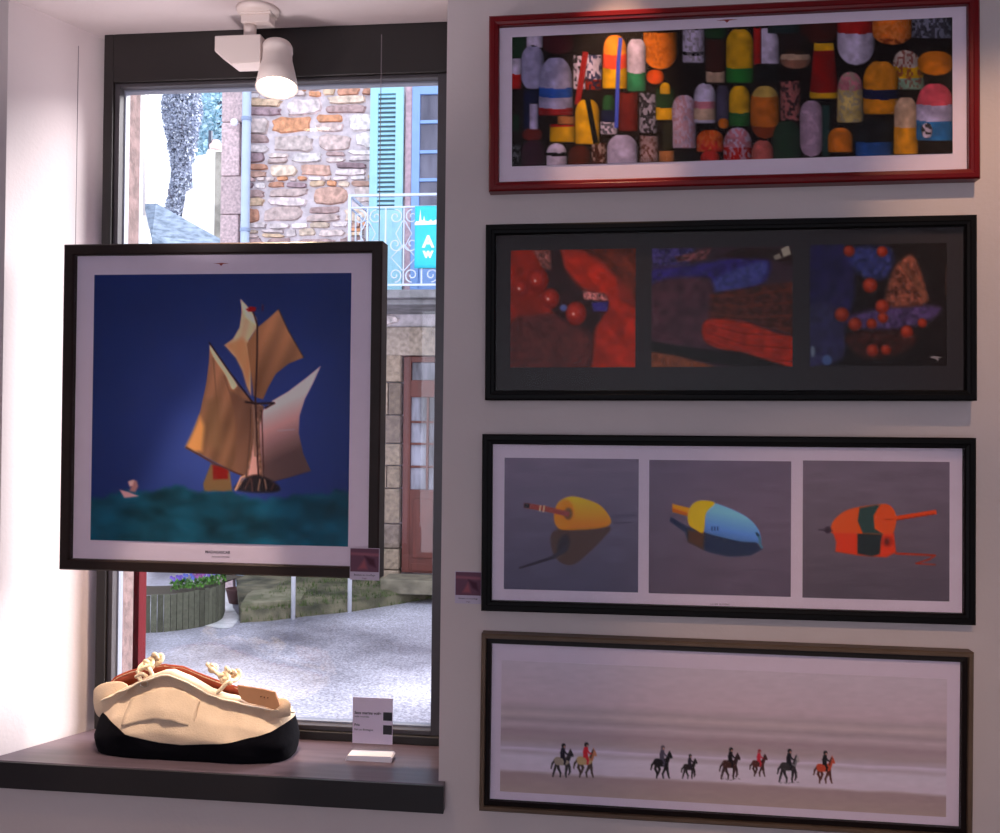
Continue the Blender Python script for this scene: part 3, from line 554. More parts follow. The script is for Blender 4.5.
w = MB(); quad((XL, YB, 0), (XR, YB, 0), (XR, D, 0), (XL, D, 0)); tag(w.build('floor', FLOOR), kind='structure')
w = MB(); quad((XL, YB, ZC), (XR, YB, ZC), (XR, D, ZC), (XL, D, ZC)); tag(w.build('ceiling', CEIL), kind='structure')
# window
wf = MB(); gx0 = at(121.5, 300, YW+.03).x; gx1 = at(436, 400, YW+.03).x
gz0 = (at(292, 721, YW+.03).z+at(431, 728, YW+.03).z)/2; gz1 = (at(125, 88.5, YW+.03).z+at(435, 83, YW+.03).z)/2
x0, x1 = xlb, xr-.001; z0, z1 = sillz, soff-.0005
hz = (at(125, 79, YW).z+at(435, 75, YW).z)/2
lw = .024
wf.box((x0, YW, z0), (x0+lw, YW+.05, z1)); wf.box((x1-.02, YW, z0), (x1, YW+.05, z1)); wf.box((x0+lw, YW, hz), (x1-.02, YW+.05, z1)); wf.box((x0+lw, YW, z0), (x1-.02, YW+.05, z0+.02))
wo = wf.build('window_1', DARK, bevel=.002); tag(wo, kind='structure')
sf = MB(); y0, y1 = YW+.008, YW+.045
X0, X1, Z0, Z1 = x0+lw+.0005, x1-.0205, z0+.0205, hz-.0005
sf.box((X0, y0, Z0), (gx0, y1, Z1)); sf.box((gx1, y0, Z0), (X1, y1, Z1)); sf.box((gx0, y0, gz1), (gx1, y1, Z1)); sf.box((gx0, y0, Z0), (gx1, y1, gz0))
sf.build('sash', mat('dark_grey_sash_paint', (62, 58, 62), .4, var=.1, scale=10), wo, bevel=.0015)
bd = MB(); ring(bd, gx1-gx0, gz1-gz0, [(-.001, YW+.03), (-.001, YW+.046), (.006, YW+.046), (.004, YW+.03)], (gx0+gx1)/2, (gz0+gz1)/2); bd.build('glazing_bead', mat('grey_glazing_bead', (120, 125, 140), .4), wo)
gp = MB(); gp.box((gx0+.001, YW+.036, gz0+.001), (gx1-.001, YW+.040, gz1-.001)); gp.build('pane', PANE, wo)
# sill
sl = MB(); fy = D-.022; q0 = at(443.5, 800, fy).x; 
poly = [(XL+.4, fy), (q0, fy), (q0, D-.0005), (xr-.0005, D-.0005), (xr-.0005, YW+.005), (xlb+.0005, YW+.005), (xlf+.0005, D-.0005), (XL+.4, D-.0005)]
th = .057
a = [sl.V((x, y, sillz-th)) for x, y in poly]; b = [sl.V((x, y, sillz)) for x, y in poly]; n = len(poly)
sl.f.append(a[::-1]); sl.f.append(b)
for k in range(n): sl.f.append([a[k], a[(k+1) % n], b[(k+1) % n], b[k]])
sill = sl.build('trim_1', SILL, bevel=.0015); tag(sill, kind='structure')
fr = MB(); fr.box((XL+.4, fy-.006, sillz-th), (q0+.001, fy-.0002, sillz-.001)); fr.build('sill_front_edge', mat('near_black_sill_edge', (30, 27, 31), .45, var=.1, scale=9), sill, bevel=.001)

# ------------------------------------------------------------------ track spotlight under the soffit
lampw = mat('cream_white_lamp_plastic', (222, 208, 202), .45, var=.02)
YL_ = D+.105
def A(x, y): return at(x, y, YL_)
base = A(258, 20); root = thing('ceiling_spotlight', 'white adjustable spotlight fixed to the soffit above the ship picture', 'spotlight', (base.x, YL_, soff))
def put(mb, name, m, smooth=False, bevel=0): return mb.build(name, m, root, smooth=smooth, bevel=bevel)
def loc(p): return Vector(p)-root.location
mb = MB(); mb.lathe([(0, -.0005), (.048, -.0005), (.046, -.008), (.040, -.014), (0, -.014)], (0, 0, 0)); o = put(mb, 'ceiling_rose', lampw, True)
c = loc(A(258, 26)); s1 = 1/464.
mb = MB(); mb.box((c.x-.037, -.022, -.018), (c.x+.037, .022, -.0135)); mb.box((c.x-.033, -.018, -.036), (c.x+.033, .018, -.0175)); put(mb, 'adapter', lampw, bevel=.002)
p1, p2 = loc(A(219, 40)), loc(A(264, 67))
mb = MB()
prof = [(p1.x, p1.z), (p2.x, p1.z), (p2.x, p2.z), (p1.x+.040, p2.z), (p1.x, p1.z-.034)]
mb.prism(prof, -.024, .024); put(mb, 'driver_box', lampw, bevel=.002)
mb = MB(); mb.lathe([(0, -.034), (.014, -.034), (.014, p1.z+.001), (0, p1.z+.001)], (loc(A(250, 38)).x, 0, 0), n=20); put(mb, 'swivel_stem', lampw, True)
# head: a flared cone tipped slightly into the room
top = loc(A(275.5, 41)); tip = loc(A(277.5, 90)); ax = Vector((.009, -.024, tip.z-top.z)); Lh = ax.length; ax.normalize()
zM = ax.to_track_quat('Z', 'Y').to_matrix()
top.y = .012
mb = MB(); mb.lathe([(0, 0), (.022, .001), (.031, .006), (.034, .012), (.0345, .024), (.033, .025), (.0335, .045), (.040, .075), (.047, Lh), (.0445, Lh), (.038, .078), (.030, .05), (0, .045)], top, zM, 40); o = put(mb, 'lamp_shade', lampw, True)
bulb = mat('glowing_warm_lamp_glass', (255, 240, 220), .4, emit=((255, 226, 190), 14))
mb = MB(); mb.lathe([(0, .05), (.0425, Lh-.012), (.0425, Lh-.006), (.030, Lh-.001), (0, Lh+.001)], top, zM, 32); put(mb, 'bulb', bulb, True)
def spot(name, loc_, target, power, ang, color, blend=.8, r=.03, parent=None):
    l = bpy.data.lights.new(name, 'SPOT'); l.energy = power; l.spot_size = R(ang); l.spot_blend = blend; l.color = color; l.shadow_soft_size = r
    o = bpy.data.objects.new(name, l); COL.objects.link(o); o.location = loc_; o.rotation_euler = (Vector(target)-Vector(loc_)).to_track_quat('-Z', 'Y').to_euler(); return o
wp = root.location+top+ax*(Lh+.01)
bagc = at(190, 720, D+.10)
spot('spotlight_beam', wp, (bagc.x+.03, bagc.y-.01, bagc.z), 110.0, 56, (1, .74, .5), .8, .03)

# ------------------------------------------------------------------ bag
canvas = mat('natural_cotton_canvas', (222, 196, 170), .85, var=.06, scale=25, bump=.15, bscale=300); navy = mat('black_navy_canvas', (10, 9, 16), .95, spec=.1, var=.1, scale=60, bump=.15)
rust = mat('rust_leather', (158, 66, 36), .5, var=.15, scale=18); tan = mat('tan_leather', (196, 140, 100), .55, var=.1, scale=15); rope = mat('cream_cotton_rope', (232, 208, 176), .8, var=.2, scale=160, bump=.3); cream = mat('cream_binding', (232, 214, 190), .7)
BY = atz(190, 762, sillz).y+.078
bl, brr = at(95.5, 745, BY-.03).x, at(291, 750, BY-.03).x; bx = (bl+brr)/2; HW = (brr-bl)/2
bag = thing('tote_bag', 'cream canvas tote bag with navy base, rust leather trim and rope handles on the sill', 'bag', (bx, BY, sillz))
def bz(px, py, yo=0): q = at(px, py, BY+yo); return (q.x-bx, q.z-sillz)
rimF = [bz(*p, -.03) for p in ((92, 712), (104, 705), (125, 690), (150, 676), (166, 670), (182, 670), (196, 680), (212, 689), (235, 696), (262, 704), (272, 706), (292, 712))]
rimB = [bz(*p, .02) for p in ((92, 690), (102, 676), (120, 673), (140, 669), (160, 666), (180, 667.5), (200, 676), (222, 684), (240, 690), (258, 693), (275, 698), (292, 706))]
def itp(L, x): return float(np.interp(x, [p[0] for p in L], [p[1] for p in L]))
def bagpt(th, t, off=0):
    cx, sn = math.cos(th), math.sin(th)
    a_ = HW*np.interp(t, [0, .1, .35, .6, .85, 1], [.975, .99, 1.0, .99, .965, .94]); b_ = np.interp(t, [0, .1, .35, .6, .85, 1], [.074, .080, .086, .072, .042, .026])
    x = a_*math.copysign(abs(cx)**.5, cx); y = b_*math.copysign(abs(sn)**.6, sn)
    rim = itp(rimF, x) if sn < 0 else itp(rimB, x)
    k = abs(sn)**.5; mid = (itp(rimF, x)+itp(rimB, x))/2; rim = mid+(rim-mid)*k
    z = t*rim
    wr = .0035*math.sin(x*60+t*7)*t*(1-t)*4*(sn < .2)+.002*math.sin(x*150+3*t)*t
    endp = abs(cx)**6; z += .006*math.sin(9*t)*endp
    y += wr*(-1 if sn < 0 else 1)
    nx, ny = cx, sn; return Vector((x+off*nx, y+off*ny, z))
def tnavy(th):
    p = bagpt(th, .5); x = p.x
    zb = itp([bz(*q, -.07) for q in ((92, 718), (110, 722), (130, 733), (160, 742), (195, 744), (235, 741), (270, 734), (293, 724))], x)
    lo, hi = 0, 1
    for _ in range(24):
        m = (lo+hi)/2
        if bagpt(th, m).z < zb: lo = m
        else: hi = m
    return lo
NT = 120
tn = [tnavy(2*math.pi*i/NT) for i in range(NT)]
def shell(t0f, t1f, nt, off, close=False):
    mb = MB(); rows = []
    for j in range(nt+1): rows.append([mb.V(bagpt(2*math.pi*i/NT, t0f(i)+(t1f(i)-t0f(i))*j/nt, off)) for i in range(NT)])
    for a_, b_ in zip(rows, rows[1:]):
        for i in range(NT): mb.f.append([a_[i], a_[(i+1) % NT], b_[(i+1) % NT], b_[i]])
    if close: mb.f.append(rows[0][::-1])
    return mb
o = shell(lambda i: 0, lambda i: tn[i]+.012, 8, .0012, True).build('navy_base', navy, bag, True)
o = shell(lambda i: tn[i]-.01, lambda i: 1.0, 26, 0).build('canvas_body', canvas, bag, True)
so = o.modifiers.new('thickness', 'SOLIDIFY'); so.thickness = .002; so.offset = -1
# flared front rim: band beneath the front rim that overhangs the body
def rimpt(th, dz=0, off=0): p = bagpt(th, 1, off); p.z += dz; return p
mb = MB(); ths = [math.pi+.3+(math.pi-.6)*i/60 for i in range(61)]; rows = []
for k, (dz, off) in enumerate(((.001, -.002), (.002, .006), (.000, .015), (-.006, .024))):
    rows.append([mb.V(rimpt(t, dz, off)+Vector((0, -.002, .001*math.sin(t*23)))) for t in ths])
for a_, b_ in zip(rows, rows[1:]):
    for i in range(60): mb.f.append([a_[i], a_[i+1], b_[i+1], b_[i]])
o = mb.build('front_flap', canvas, bag, True); so = o.modifiers.new('thickness', 'SOLIDIFY'); so.thickness = .0015
mb = MB(); mb.tube([rimpt(t, -.0065, .0245)+Vector((0, -.002, .001*math.sin(t*23))) for t in ths], .0022, 6); mb.build('edge_binding', cream, bag, True)
# rust leather band standing along the back rim
mb = MB(); ths2 = [.25+(math.pi-.3)*i/60 for i in range(61)]; rows = []
for dz, off in ((-.034, -.0012), (.003, -.0012), (.0035, .0008), (-.034, .0012)): rows.append([mb.V(rimpt(t, dz, off)) for t in ths2])
rows.append(rows[0])
for a_, b_ in zip(rows, rows[1:]):
    for i in range(60): mb.f.append([a_[i], a_[i+1], b_[i+1], b_[i]])
mb.build('leather_band', rust, bag, True)
# tan leather end tab at the right, pale folded gusset at the left
def leaf(pts, thick, m, name, y):
    P_ = [bz(*p, y) for p in pts]; mb = MB(); mb.prism(P_, y, y+thick); o = mb.build(name, m, bag, bevel=.0012); return o
o = leaf([(237, 685), (246, 686.5), (262, 689), (275, 692), (278, 700), (279.5, 706), (275, 710), (262, 706), (248, 703), (241, 699), (238, 692)], .006, tan, 'leather_tab', -.056)
for k, x in enumerate((261, 264.5, 268)):
    q = bz(x, 696.5+k*.6, -.056); mb = MB(); mb.box((q[0]-.001, -.0575, q[1]-.001), (q[0]+.001, -.0558, q[1]+.001)); mb.build('stitch', mat('brown_stitching', (70, 40, 30), .7), o)
def gusset(pts, yf, name):
    mb = MB(); rows = []
    for j in range(9):
        v_ = j/8; row = []
        for i, ((xa, ya), (xb, yb)) in enumerate(zip(pts[0], pts[1])):
            q = bz(xa+(xb-xa)*v_, ya+(yb-ya)*v_, yf); row.append(mb.V((q[0], yf-.007*math.sin(math.pi*v_)*math.sin(math.pi*i/(len(pts[0])-1)), q[1])))
        rows.append(row)
    for a_, b_ in zip(rows, rows[1:]):
        for i in range(len(a_)-1): mb.f.append([a_[i], a_[i+1], b_[i+1], b_[i]])
    o = mb.build(name, canvas, bag, True); so = o.modifiers.new('thickness', 'SOLIDIFY'); so.thickness = .002; o.modifiers.new('s', 'SUBSURF').levels = 1; return o
gusset([[(93, 690), (99, 684), (110, 681), (124, 681), (130, 687), (127, 693)], [(93, 700), (94, 712), (99, 719), (106, 719), (112, 712), (118, 702)]], -.030, 'side_gusset')
gusset([[(276, 699), (283, 697), (289, 700), (291, 705)], [(266, 716), (274, 718), (284, 718), (291, 716)]], -.034, 'side_gusset')
# front pocket panel
mb = MB(); pp = []
def frontpt(px, t, off):
    x = bz(px, 700)[0]; th = math.pi+math.acos(max(-1, min(1, -math.copysign(abs(x/HW)**(1/.5), x)))); return bagpt(th, t, off)
rows = []
for j in range(11):
    rows.append([mb.V(frontpt(140+70*i/14, .48+.34*j/10, .0040)) for i in range(15)])
for a_, b_ in zip(rows, rows[1:]):
    for i in range(14): mb.f.append([a_[i], a_[i+1], b_[i+1], b_[i]])
o = mb.build('front_pocket', canvas, bag, True); so = o.modifiers.new('t', 'SOLIDIFY'); so.thickness = .0012
# knotted rope handles
def knot(ctr, s_, seed, tail):
    rr = random.Random(seed); pts = []; n_ = 90
    for i in range(n_):
        a_ = 2*math.pi*3*i/n_; ph = 2*math.pi*2*i/n_
        r_ = s_*(.62+.38*math.cos(ph+seed)); pts.append(ctr+Vector((r_*math.cos(a_)*1.15, s_*.55*math.sin(ph+seed), r_*math.sin(a_)*.85)))
    mb = MB(); mb.tube(pts, .0042, 8, True)
    mb.tube(smooth3(tail), .0042, 8); return mb
def smooth3(P_, n_=8):
    P_ = [Vector(p) for p in P_]; out = []
    for i in range(len(P_)-1):
        a_, b_, c_, d_ = P_[max(i-1, 0)], P_[i], P_[i+1], P_[min(i+2, len(P_)-1)]
        for t in [k/n_ for k in range(n_)]: out.append(.5*((2*b_)+(-a_+c_)*t+(2*a_-5*b_+4*c_-d_)*t*t+(-a_+3*b_-3*c_+d_)*t**3))
    out.append(P_[-1]); return out
def V3(px, py, y): q = bz(px, py, y); return Vector((q[0], y, q[1]))
def ropeobj(name, knots, lines):
    mb = MB()
    for px, py, y, s_, sd in knots:
        c_ = V3(px, py, y); pts = []
        for i in range(80):
            a_ = 2*math.pi*2*i/80; ph = 2*math.pi*3*i/80+sd; r_ = s_*(.65+.35*math.cos(ph)); pts.append(c_+Vector((r_*math.cos(a_+sd), s_*.5*math.sin(ph), r_*math.sin(a_+sd))))
        mb.tube(pts, .0046, 8, True)
    for L_ in lines: mb.tube(smooth3([V3(*p) for p in L_]), .0044, 8)
    return mb.build(name, rope, bag, True)
ropeobj('rope_handle', [(157, 659, -.005, .013, .5), (149, 664, -.018, .011, 2.0)],
    [[(157, 655, .01), (148, 660, -.01), (140, 667, -.03), (139, 676, -.040), (141, 682, -.044)], [(145, 662, -.02), (150, 670, -.035), (153, 676, -.036)], [(137, 672, -.03), (143, 668, -.036), (150, 665, -.03)], [(136, 677, -.036), (142, 674, -.043), (147, 677, -.04)]])
ropeobj('rope_handle', [(235, 675, -.005, .012, 1.1), (224, 677, -.015, .010, 3.0), (213, 668, .005, .008, .2)],
    [[(207, 664, .01), (214, 671, -.01), (224, 678, -.02), (232, 680, -.03)], [(240, 672, .0), (236, 680, -.02), (228, 682, -.035), (222, 688, -.042), (217, 693, -.045)], [(230, 672, -.02), (226, 668, -.01), (231, 684, -.035)]])
mb = MB()
c_ = V3(144, 684, -.046); mb.tube([c_+Vector((.009*math.cos(a_), .001*math.sin(3*a_), .0065*math.sin(a_))) for a_ in [2*math.pi*k/20 for k in range(20)]], .0014, 6, True)
mb.build('ring', mat('nickel_ring', (200, 190, 180), .3, metal=.9), bag, True)

# ------------------------------------------------------------------ acrylic price card stand
YC = D+.115
cc = at(372, 757, YC); pr = thing('sign_holder', 'small clear acrylic stand holding a lilac information card on the sill', 'sign', (cc.x, YC, sillz), rz=0)
acry = glass_mat('clear_acrylic', 1.49)
sc = 1/at(500, 400, YC).y*F; wv = 22.5/F*YC*1.0
hh = .148
q1, q2 = at(372, 698, YC).z-sillz, at(372, 744, YC).z-sillz; ht = at(372, 689.5, YC).z-sillz
mb = MB(); mb.box((-.046, -.0012, .004), (.046, 0, ht)); mb.box((-.046, .003, .004), (.046, .0042, ht)); mb.build('acrylic_panel', acry, pr)
mb = MB(); mb.box((-.045, .0008, q2), (.045, .0022, q1)); cardo = mb.build('card', mat('lilac_card', (244, 226, 250), .6), pr)
wa = mat('frosted_white_acrylic', (245, 240, 250), .25, spec=.6)
mb = MB(); mb.prism([(-.052, .0), (.050, .0), (.052, .010), (.048, .014), (-.047, .012)], -.03, .006); mb.build('base', wa, pr, bevel=.001)
for k, (zt, zb) in enumerate(((.70, .52), (.42, .22))):
    H_ = q1-q2; mb = MB(); mb.box((.024, .0002, q2+H_*zb), (.044, .0007, q2+H_*zt)); mb.build('dark_square', mat('dark_printed_square', (45, 40, 55), .6), cardo)
for txt, sz, fz, bo in (('Sacs marins voile', .0088, .665, .00025), ('voile recyclée', .006, .585, 0), ('Prix', .0075, .40, .0002), ('Fait en Bretagne', .0065, .30, 0)):
    text_part('lettering', txt, sz, (-.041, .0006, q2+(q1-q2)*fz), dink, cardo, ax='LEFT', bold=bo)

# ------------------------------------------------------------------ outside: jamb, street, houses
GZ = -.34
gran = mat('pink_granite', (104, 84, 84), .85, var=.4, scale=45, bump=.4, detail=8)
jx = at(121, 300, YW+.055).x
mb = MB(); mb.box((jx-.5, YW+.062, GZ), (jx+.004, Yo+.01, 4.6)); tag(mb.build('trim_2', gran), kind='structure')
rp = at(141, 600, Yo+.05); mb = MB(); mb.box((rp.x-.012, Yo+.02, GZ+.001), (rp.x+.010, Yo+.06, 1.5)); mb.box((rp.x-.016, Yo+.016, GZ+.001), (rp.x+.014, Yo+.064, GZ+.08))
tag(mb.build('painted_post', mat('dark_red_post_paint', (72, 4, 14), .6, var=.1, spec=.1), bevel=.002), 'dark red painted post just outside the window beside the granite jamb', 'post')

def road_mat():
    m = mat('wet_grey_road', (206, 206, 222), .34, rgb2=(66, 66, 82), scale=.6, bump=.35, bscale=60, detail=10, spec=.6)
    nt = m.node_tree; N = nt.nodes; L = nt.links; b = N['Principled BSDF']
    n = N.new('ShaderNodeTexNoise'); n.inputs['Scale'].default_value = 55; n.inputs['Detail'].default_value = 4
    tc = N.new('ShaderNodeTexCoord'); L.new(tc.outputs['Object'], n.inputs['Vector'])
    mr = N.new('ShaderNodeMapRange'); mr.inputs['From Min'].default_value = .35; mr.inputs['From Max'].default_value = .65; mr.inputs['To Min'].default_value = .55; mr.inputs['To Max'].default_value = 1.35
    L.new(n.outputs['Fac'], mr.inputs['Value']); vm = N.new('ShaderNodeVectorMath'); vm.operation = 'SCALE'
    L.new([l.from_socket for l in nt.links if l.to_socket == b.inputs['Base Color']][0], vm.inputs[0]); L.new(mr.outputs['Result'], vm.inputs['Scale']); L.new(vm.outputs[0], b.inputs['Base Color'])
    return m
mb = MB(); mb.box((-8, Yo+.002, GZ), (6, 4.6, GZ+.03)); tag(mb.build('sun_bounce_slab', mat('pale_bounce_slab', (222, 216, 214), .8, var=.15, scale=5)), kind='structure')  # unseen pale strip added to bounce sunlight up into the window recess
mb = MB(); mb.face([(-30, Yo+.0, GZ), (20, Yo+.0, GZ), (20, 60, GZ), (-30, 60, GZ)]); tag(mb.build('road', road_mat()), kind='structure')
mb = MB()
ch = [atz(*q_, GZ) for q_ in ((232, 628), (240, 618), (233, 608), (231, 595), (232, 575), (219, 575), (221, 596), (226, 611), (214, 621), (204, 626), (222, 629))]
for p in ch: p.z = GZ+.004
mb.face(ch); tag(mb.build('wet_gutter', mat('wet_pale_gutter', (236, 238, 244), .25, var=.25, scale=6, bump=.2)), kind='structure')

# grass bank
moss = mat('mossy_bank_ground', (108, 104, 84), .95, rgb2=(52, 54, 42), scale=5, bump=.8, bscale=30, detail=10)
ker = [atz(240, 623, GZ), atz(270, 621, GZ), atz(300, 617, GZ), atz(350, 612, GZ), atz(400, 604, GZ), atz(432, 598, GZ), atz(520, 584, GZ)]
mb = MB(); n = len(ker); rows = []
for k, p in enumerate(ker):
    back = Vector((max(p.x, -3.98)+.02 if k else -4.05, 9.99, 0)); row = [mb.V(p)]
    for j in range(9):
        f_ = j/8; q = p.lerp(back, f_**1.2); q.z = GZ+.10+.10*f_+.015*math.sin(k*2.3+j*1.7)
        if j == 0: q += Vector((0, .04, 0))
        row.append(mb.V(q))
    rows.append(row)
for a_, b_ in zip(rows, rows[1:]):
    for j in range(9): mb.f.append([a_[j], b_[j], b_[j+1], a_[j+1]])
mb.f.append(rows[0]); 
tag(mb.build('grass_bank', moss, smooth=False), kind='structure')
# grass blades on the bank
mb = MB(); rr = random.Random(3)
for i in range(2200):
    k = rr.randrange(n-1); f_ = rr.random(); p = ker[k].lerp(ker[k+1], f_); d_ = rr.random()**1.6
    back = Vector((max(p.x, -3.9), 9.95, 0)); q = p.lerp(back, d_); q.z = GZ+.09+.10*d_ if d_ > .02 else GZ
    h_ = .02+.05*rr.random(); a_ = rr.random()*3; dx, dy = .006*math.cos(a_), .006*math.sin(a_)
    mb.face([q+Vector((-dx, -dy, 0)), q+Vector((dx, dy, 0)), q+Vector((rr.uniform(-.02, .02), rr.uniform(-.02, .02), h_))])
tag(mb.build('grass', mat('short_green_grass', (84, 100, 50), .8, rgb2=(60, 84, 36), scale=3)), 'short green grass growing over the bank at the foot of the stone house', 'grass', kind='stuff')

# stone house opposite
YH = 10.0
hxl = at(222, 200, YH).x; hxr = 5.0
house = thing('stone_house', 'rubble stone house across the street with blue shutter, balcony and brown door', 'house', ((hxl+hxr)/2, YH, GZ))
def hp(mb, name, m, smooth=False, bevel=0, color=False, par=None):
    o = mb.build(name, m, None, smooth=smooth, bevel=bevel, color=color); o.parent = par or house
    if par is None: o.matrix_parent_inverse = Matrix.Translation(house.location).inverted()
    return o
slabz = at(400, 290, 9.1).z
mb = MB(); mb.box((hxl, YH+.03, slabz-.3), (hxr, YH+1.5, 7)); mb.box((hxl, YH+.14, GZ), (hxr, YH+1.5, slabz-.3)); hp(mb, 'wall', mat('pale_lime_mortar', (206, 198, 204), .95, var=.2, scale=14, bump=.4))
sx0 = at(371, 200, YH).x; sx1 = at(404, 200, YH).x; wx0 = at(412, 200, YH).x; wx1 = wx0+1.15
slabz = at(400, 290, 9.1).z; dz1 = at(405, 356, YH).z; dx0 = at(402, 450, YH).x; dx1 = dx0+1.05; dz0 = at(405, 573, YH).z
mb = MB(); rr = random.Random(11); z = slabz-.25; QX = at(241, 200, YH).x
pal = [(198, 142, 108), (186, 138, 116), (214, 186, 158), (216, 204, 204), (206, 192, 192), (196, 176, 172), (176, 150, 148), (146, 124, 130), (222, 214, 214), (210, 190, 172), (192, 156, 142), (204, 188, 184)]
def stone(x0, x1, z0, z1, col, yb=YH+.035):
    k = rr.choice((7, 8, 9)); mb.cur = tuple(lin(col)*rr.uniform(.8, 1.15)); cx, cz = (x0+x1)/2, (z0+z1)/2+rr.uniform(-.008, .008); tl_ = rr.uniform(-.09, .09); P_ = []
    for i in range(k*2):
        a_ = 2*math.pi*i/(k*2); c_, s_ = math.cos(a_), math.sin(a_); e_ = .42+.15*rr.random()
        P_.append((cx+(x1-x0)/2*math.copysign(abs(c_)**e_, c_)*rr.uniform(.8, 1.0), cz+(z1-z0)/2*math.copysign(abs(s_)**e_, s_)*rr.uniform(.78, 1.08)+c_*(x1-x0)/2*tl_))
    d_ = rr.uniform(.0, .022); b_ = [mb.V((x, yb, zz)) for x, zz in P_]; f_ = [mb.V((cx+(x-cx)*.93, yb-.03-d_, cz+(zz-cz)*.88)) for x, zz in P_]
    for i in range(len(P_)): j = (i+1) % len(P_); mb.f.append([b_[i], b_[j], f_[j], f_[i]])
    mb.f.append(f_[::-1])
while z < 6.9:
    h_ = rr.choice((.05, .07, .09, .10, .12, .15, .18, .2)); x = QX-.02
    while x < hxr-.2:
        w_ = h_*rr.uniform(1.0, 3.4)+.03; w_ = min(max(w_, .09), .5)
        if not (x+w_ > sx1-.02 and x < wx1+.1 and z+h_ > slabz-.1 and z < 6): 
            if h_ > .085 and rr.random() < .45:
                stone(x, x+w_-.012, z, z+h_*.48, rr.choice(pal)); stone(x, x+w_-.012, z+h_*.52, z+h_-.006, rr.choice(pal))
            else: stone(x, x+w_-.012, z, z+h_-.006, rr.choice(pal))
        x += w_
    z += h_
hp(mb, 'rubble_stones', attr_mat('rubble_stone', .9, .2, bump=.6, scale=16, var=.42), color=True)
mb = MB(); mb.cur = (1, 1, 1); z = GZ+.02; k = 0               # corner quoins
while z < 6.9:
    h_ = rr.uniform(.38, .6); x1_ = QX+(.02 if k % 2 else -.015); mb.cur = tuple(lin((200, 178, 180))*rr.uniform(.85, 1.1)); mb.box((hxl-.004, YH-.035, z+.004), (x1_, YH+.4, z+h_-.004)); z += h_; k += 1
hp(mb, 'quoins', attr_mat('granite_quoin', .9, .2, bump=.5, scale=35, var=.3), bevel=.01, color=True)
mb = MB(); z = GZ+.02; rr2 = random.Random(4)                  # big granite blocks of the ground floor
while z < slabz-.32:
    h_ = rr2.uniform(.22, .4); h_ = min(h_, slabz-.26-z); x = QX+.03
    while x < hxr-.3:
        w_ = rr2.uniform(.3, .8); xe = x+w_
        if z < dz1 and x < dx0-.013 and xe > dx0-.12: xe = dx0-.012
        if x < dx1+.01 and x >= dx0-.0131 and z < dz1: x = dx1+.012; continue
        mb.cur = tuple(lin(rr2.choice(((142, 126, 110), (126, 112, 102), (152, 136, 120), (116, 102, 90))))*rr2.uniform(.8, 1.1))  # block tones darkened: shade under the balcony put into the colour
        if xe-x > .05: mb.box((x, YH-.01-rr2.random()*.01, z+.005), (xe-.01, YH+.2, z+h_-.005))
        x = xe
    z += h_
mb.cur = tuple(lin((160, 146, 134))); mb.box((dx0-.22, YH-.035, dz1+.005), (dx1+.2, YH+.2, slabz-.27))
hp(mb, 'granite_blocks', attr_mat('granite_block', .9, .2, bump=.6, scale=22, var=.35), bevel=.012, color=True)
# drainpipe
pxx = at(245.5, 200, YH-.1).x; mb = MB(); mb.tube([(pxx, YH-.1, GZ+.05), (pxx, YH-.1, 6.8)], .048, 16); o = hp(mb, 'drainpipe', mat('pale_blue_grey_zinc', (178, 196, 222), .5, var=.06, scale=5), True)
for yy in (119, 230, 420):
    mb = MB(); z = at(245, yy, YH-.1).z; mb.lathe([(.049, -.02), (.056, -.018), (.056, .018), (.049, .02)], (pxx, YH-.1, z), n=16); hp(mb, 'pipe_collar', mat('grey_zinc_collar', (140, 158, 188), .5), par=o)
# shutter
blue = mat('pale_turquoise_shutter_paint', (156, 208, 222), .6, var=.06, scale=9); blue2 = mat('periwinkle_blue_paint', (130, 166, 220), .55, var=.06, scale=7)
zt, zb = at(385, 88, YH-.06).z, slabz+.03; zl1, zl0 = at(385, 94, YH-.06).z, at(385, 210, YH-.06).z
lx0, lx1 = at(378, 150, YH-.06).x, at(395.5, 150, YH-.06).x
mb = MB(); mb.box((sx0, YH-.08, zb), (lx0, YH-.045, zt)); mb.box((lx1, YH-.08, zb), (sx1, YH-.045, zt)); mb.box((lx0, YH-.08, zl1), (lx1, YH-.045, zt)); mb.box((lx0, YH-.08, zb), (lx1, YH-.045, zl0))
for k in range(1): mb.box((lx0+.02, YH-.083, zb+.08), (lx1-.02, YH-.078, zl0-.08))
sh = hp(mb, 'shutter', blue, bevel=.003); mb = MB(); nl = 25
mb.box((lx0, YH-.050, zl0), (lx1, YH-.046, zl1)); hp(mb, 'louvre_gap_shade', mat('painted_gap_shade', (92, 116, 128), .9), par=sh); mb = MB()  # darker sheet behind the louvres stands in for shade in their gaps
for k in range(nl):
    z = zl0+(k+.5)*(zl1-zl0)/nl; p_ = (zl1-zl0)/nl
    mb.v, mb.c = mb.v, mb.c; i = [mb.V(q) for x in (lx0, lx1) for q in ((x, YH-.079, z-p_*.34), (x, YH-.074, z-p_*.42), (x, YH-.052, z+p_*.16), (x, YH-.057, z+p_*.26))]
    mb.f += [[i[0], i[1], i[2], i[3]], [i[7], i[6], i[5], i[4]], [i[0], i[3], i[7], i[4]], [i[0], i[4], i[5], i[1]], [i[1], i[5], i[6], i[2]], [i[3], i[2], i[6], i[7]]]
hp(mb, 'louvres', blue, par=sh)
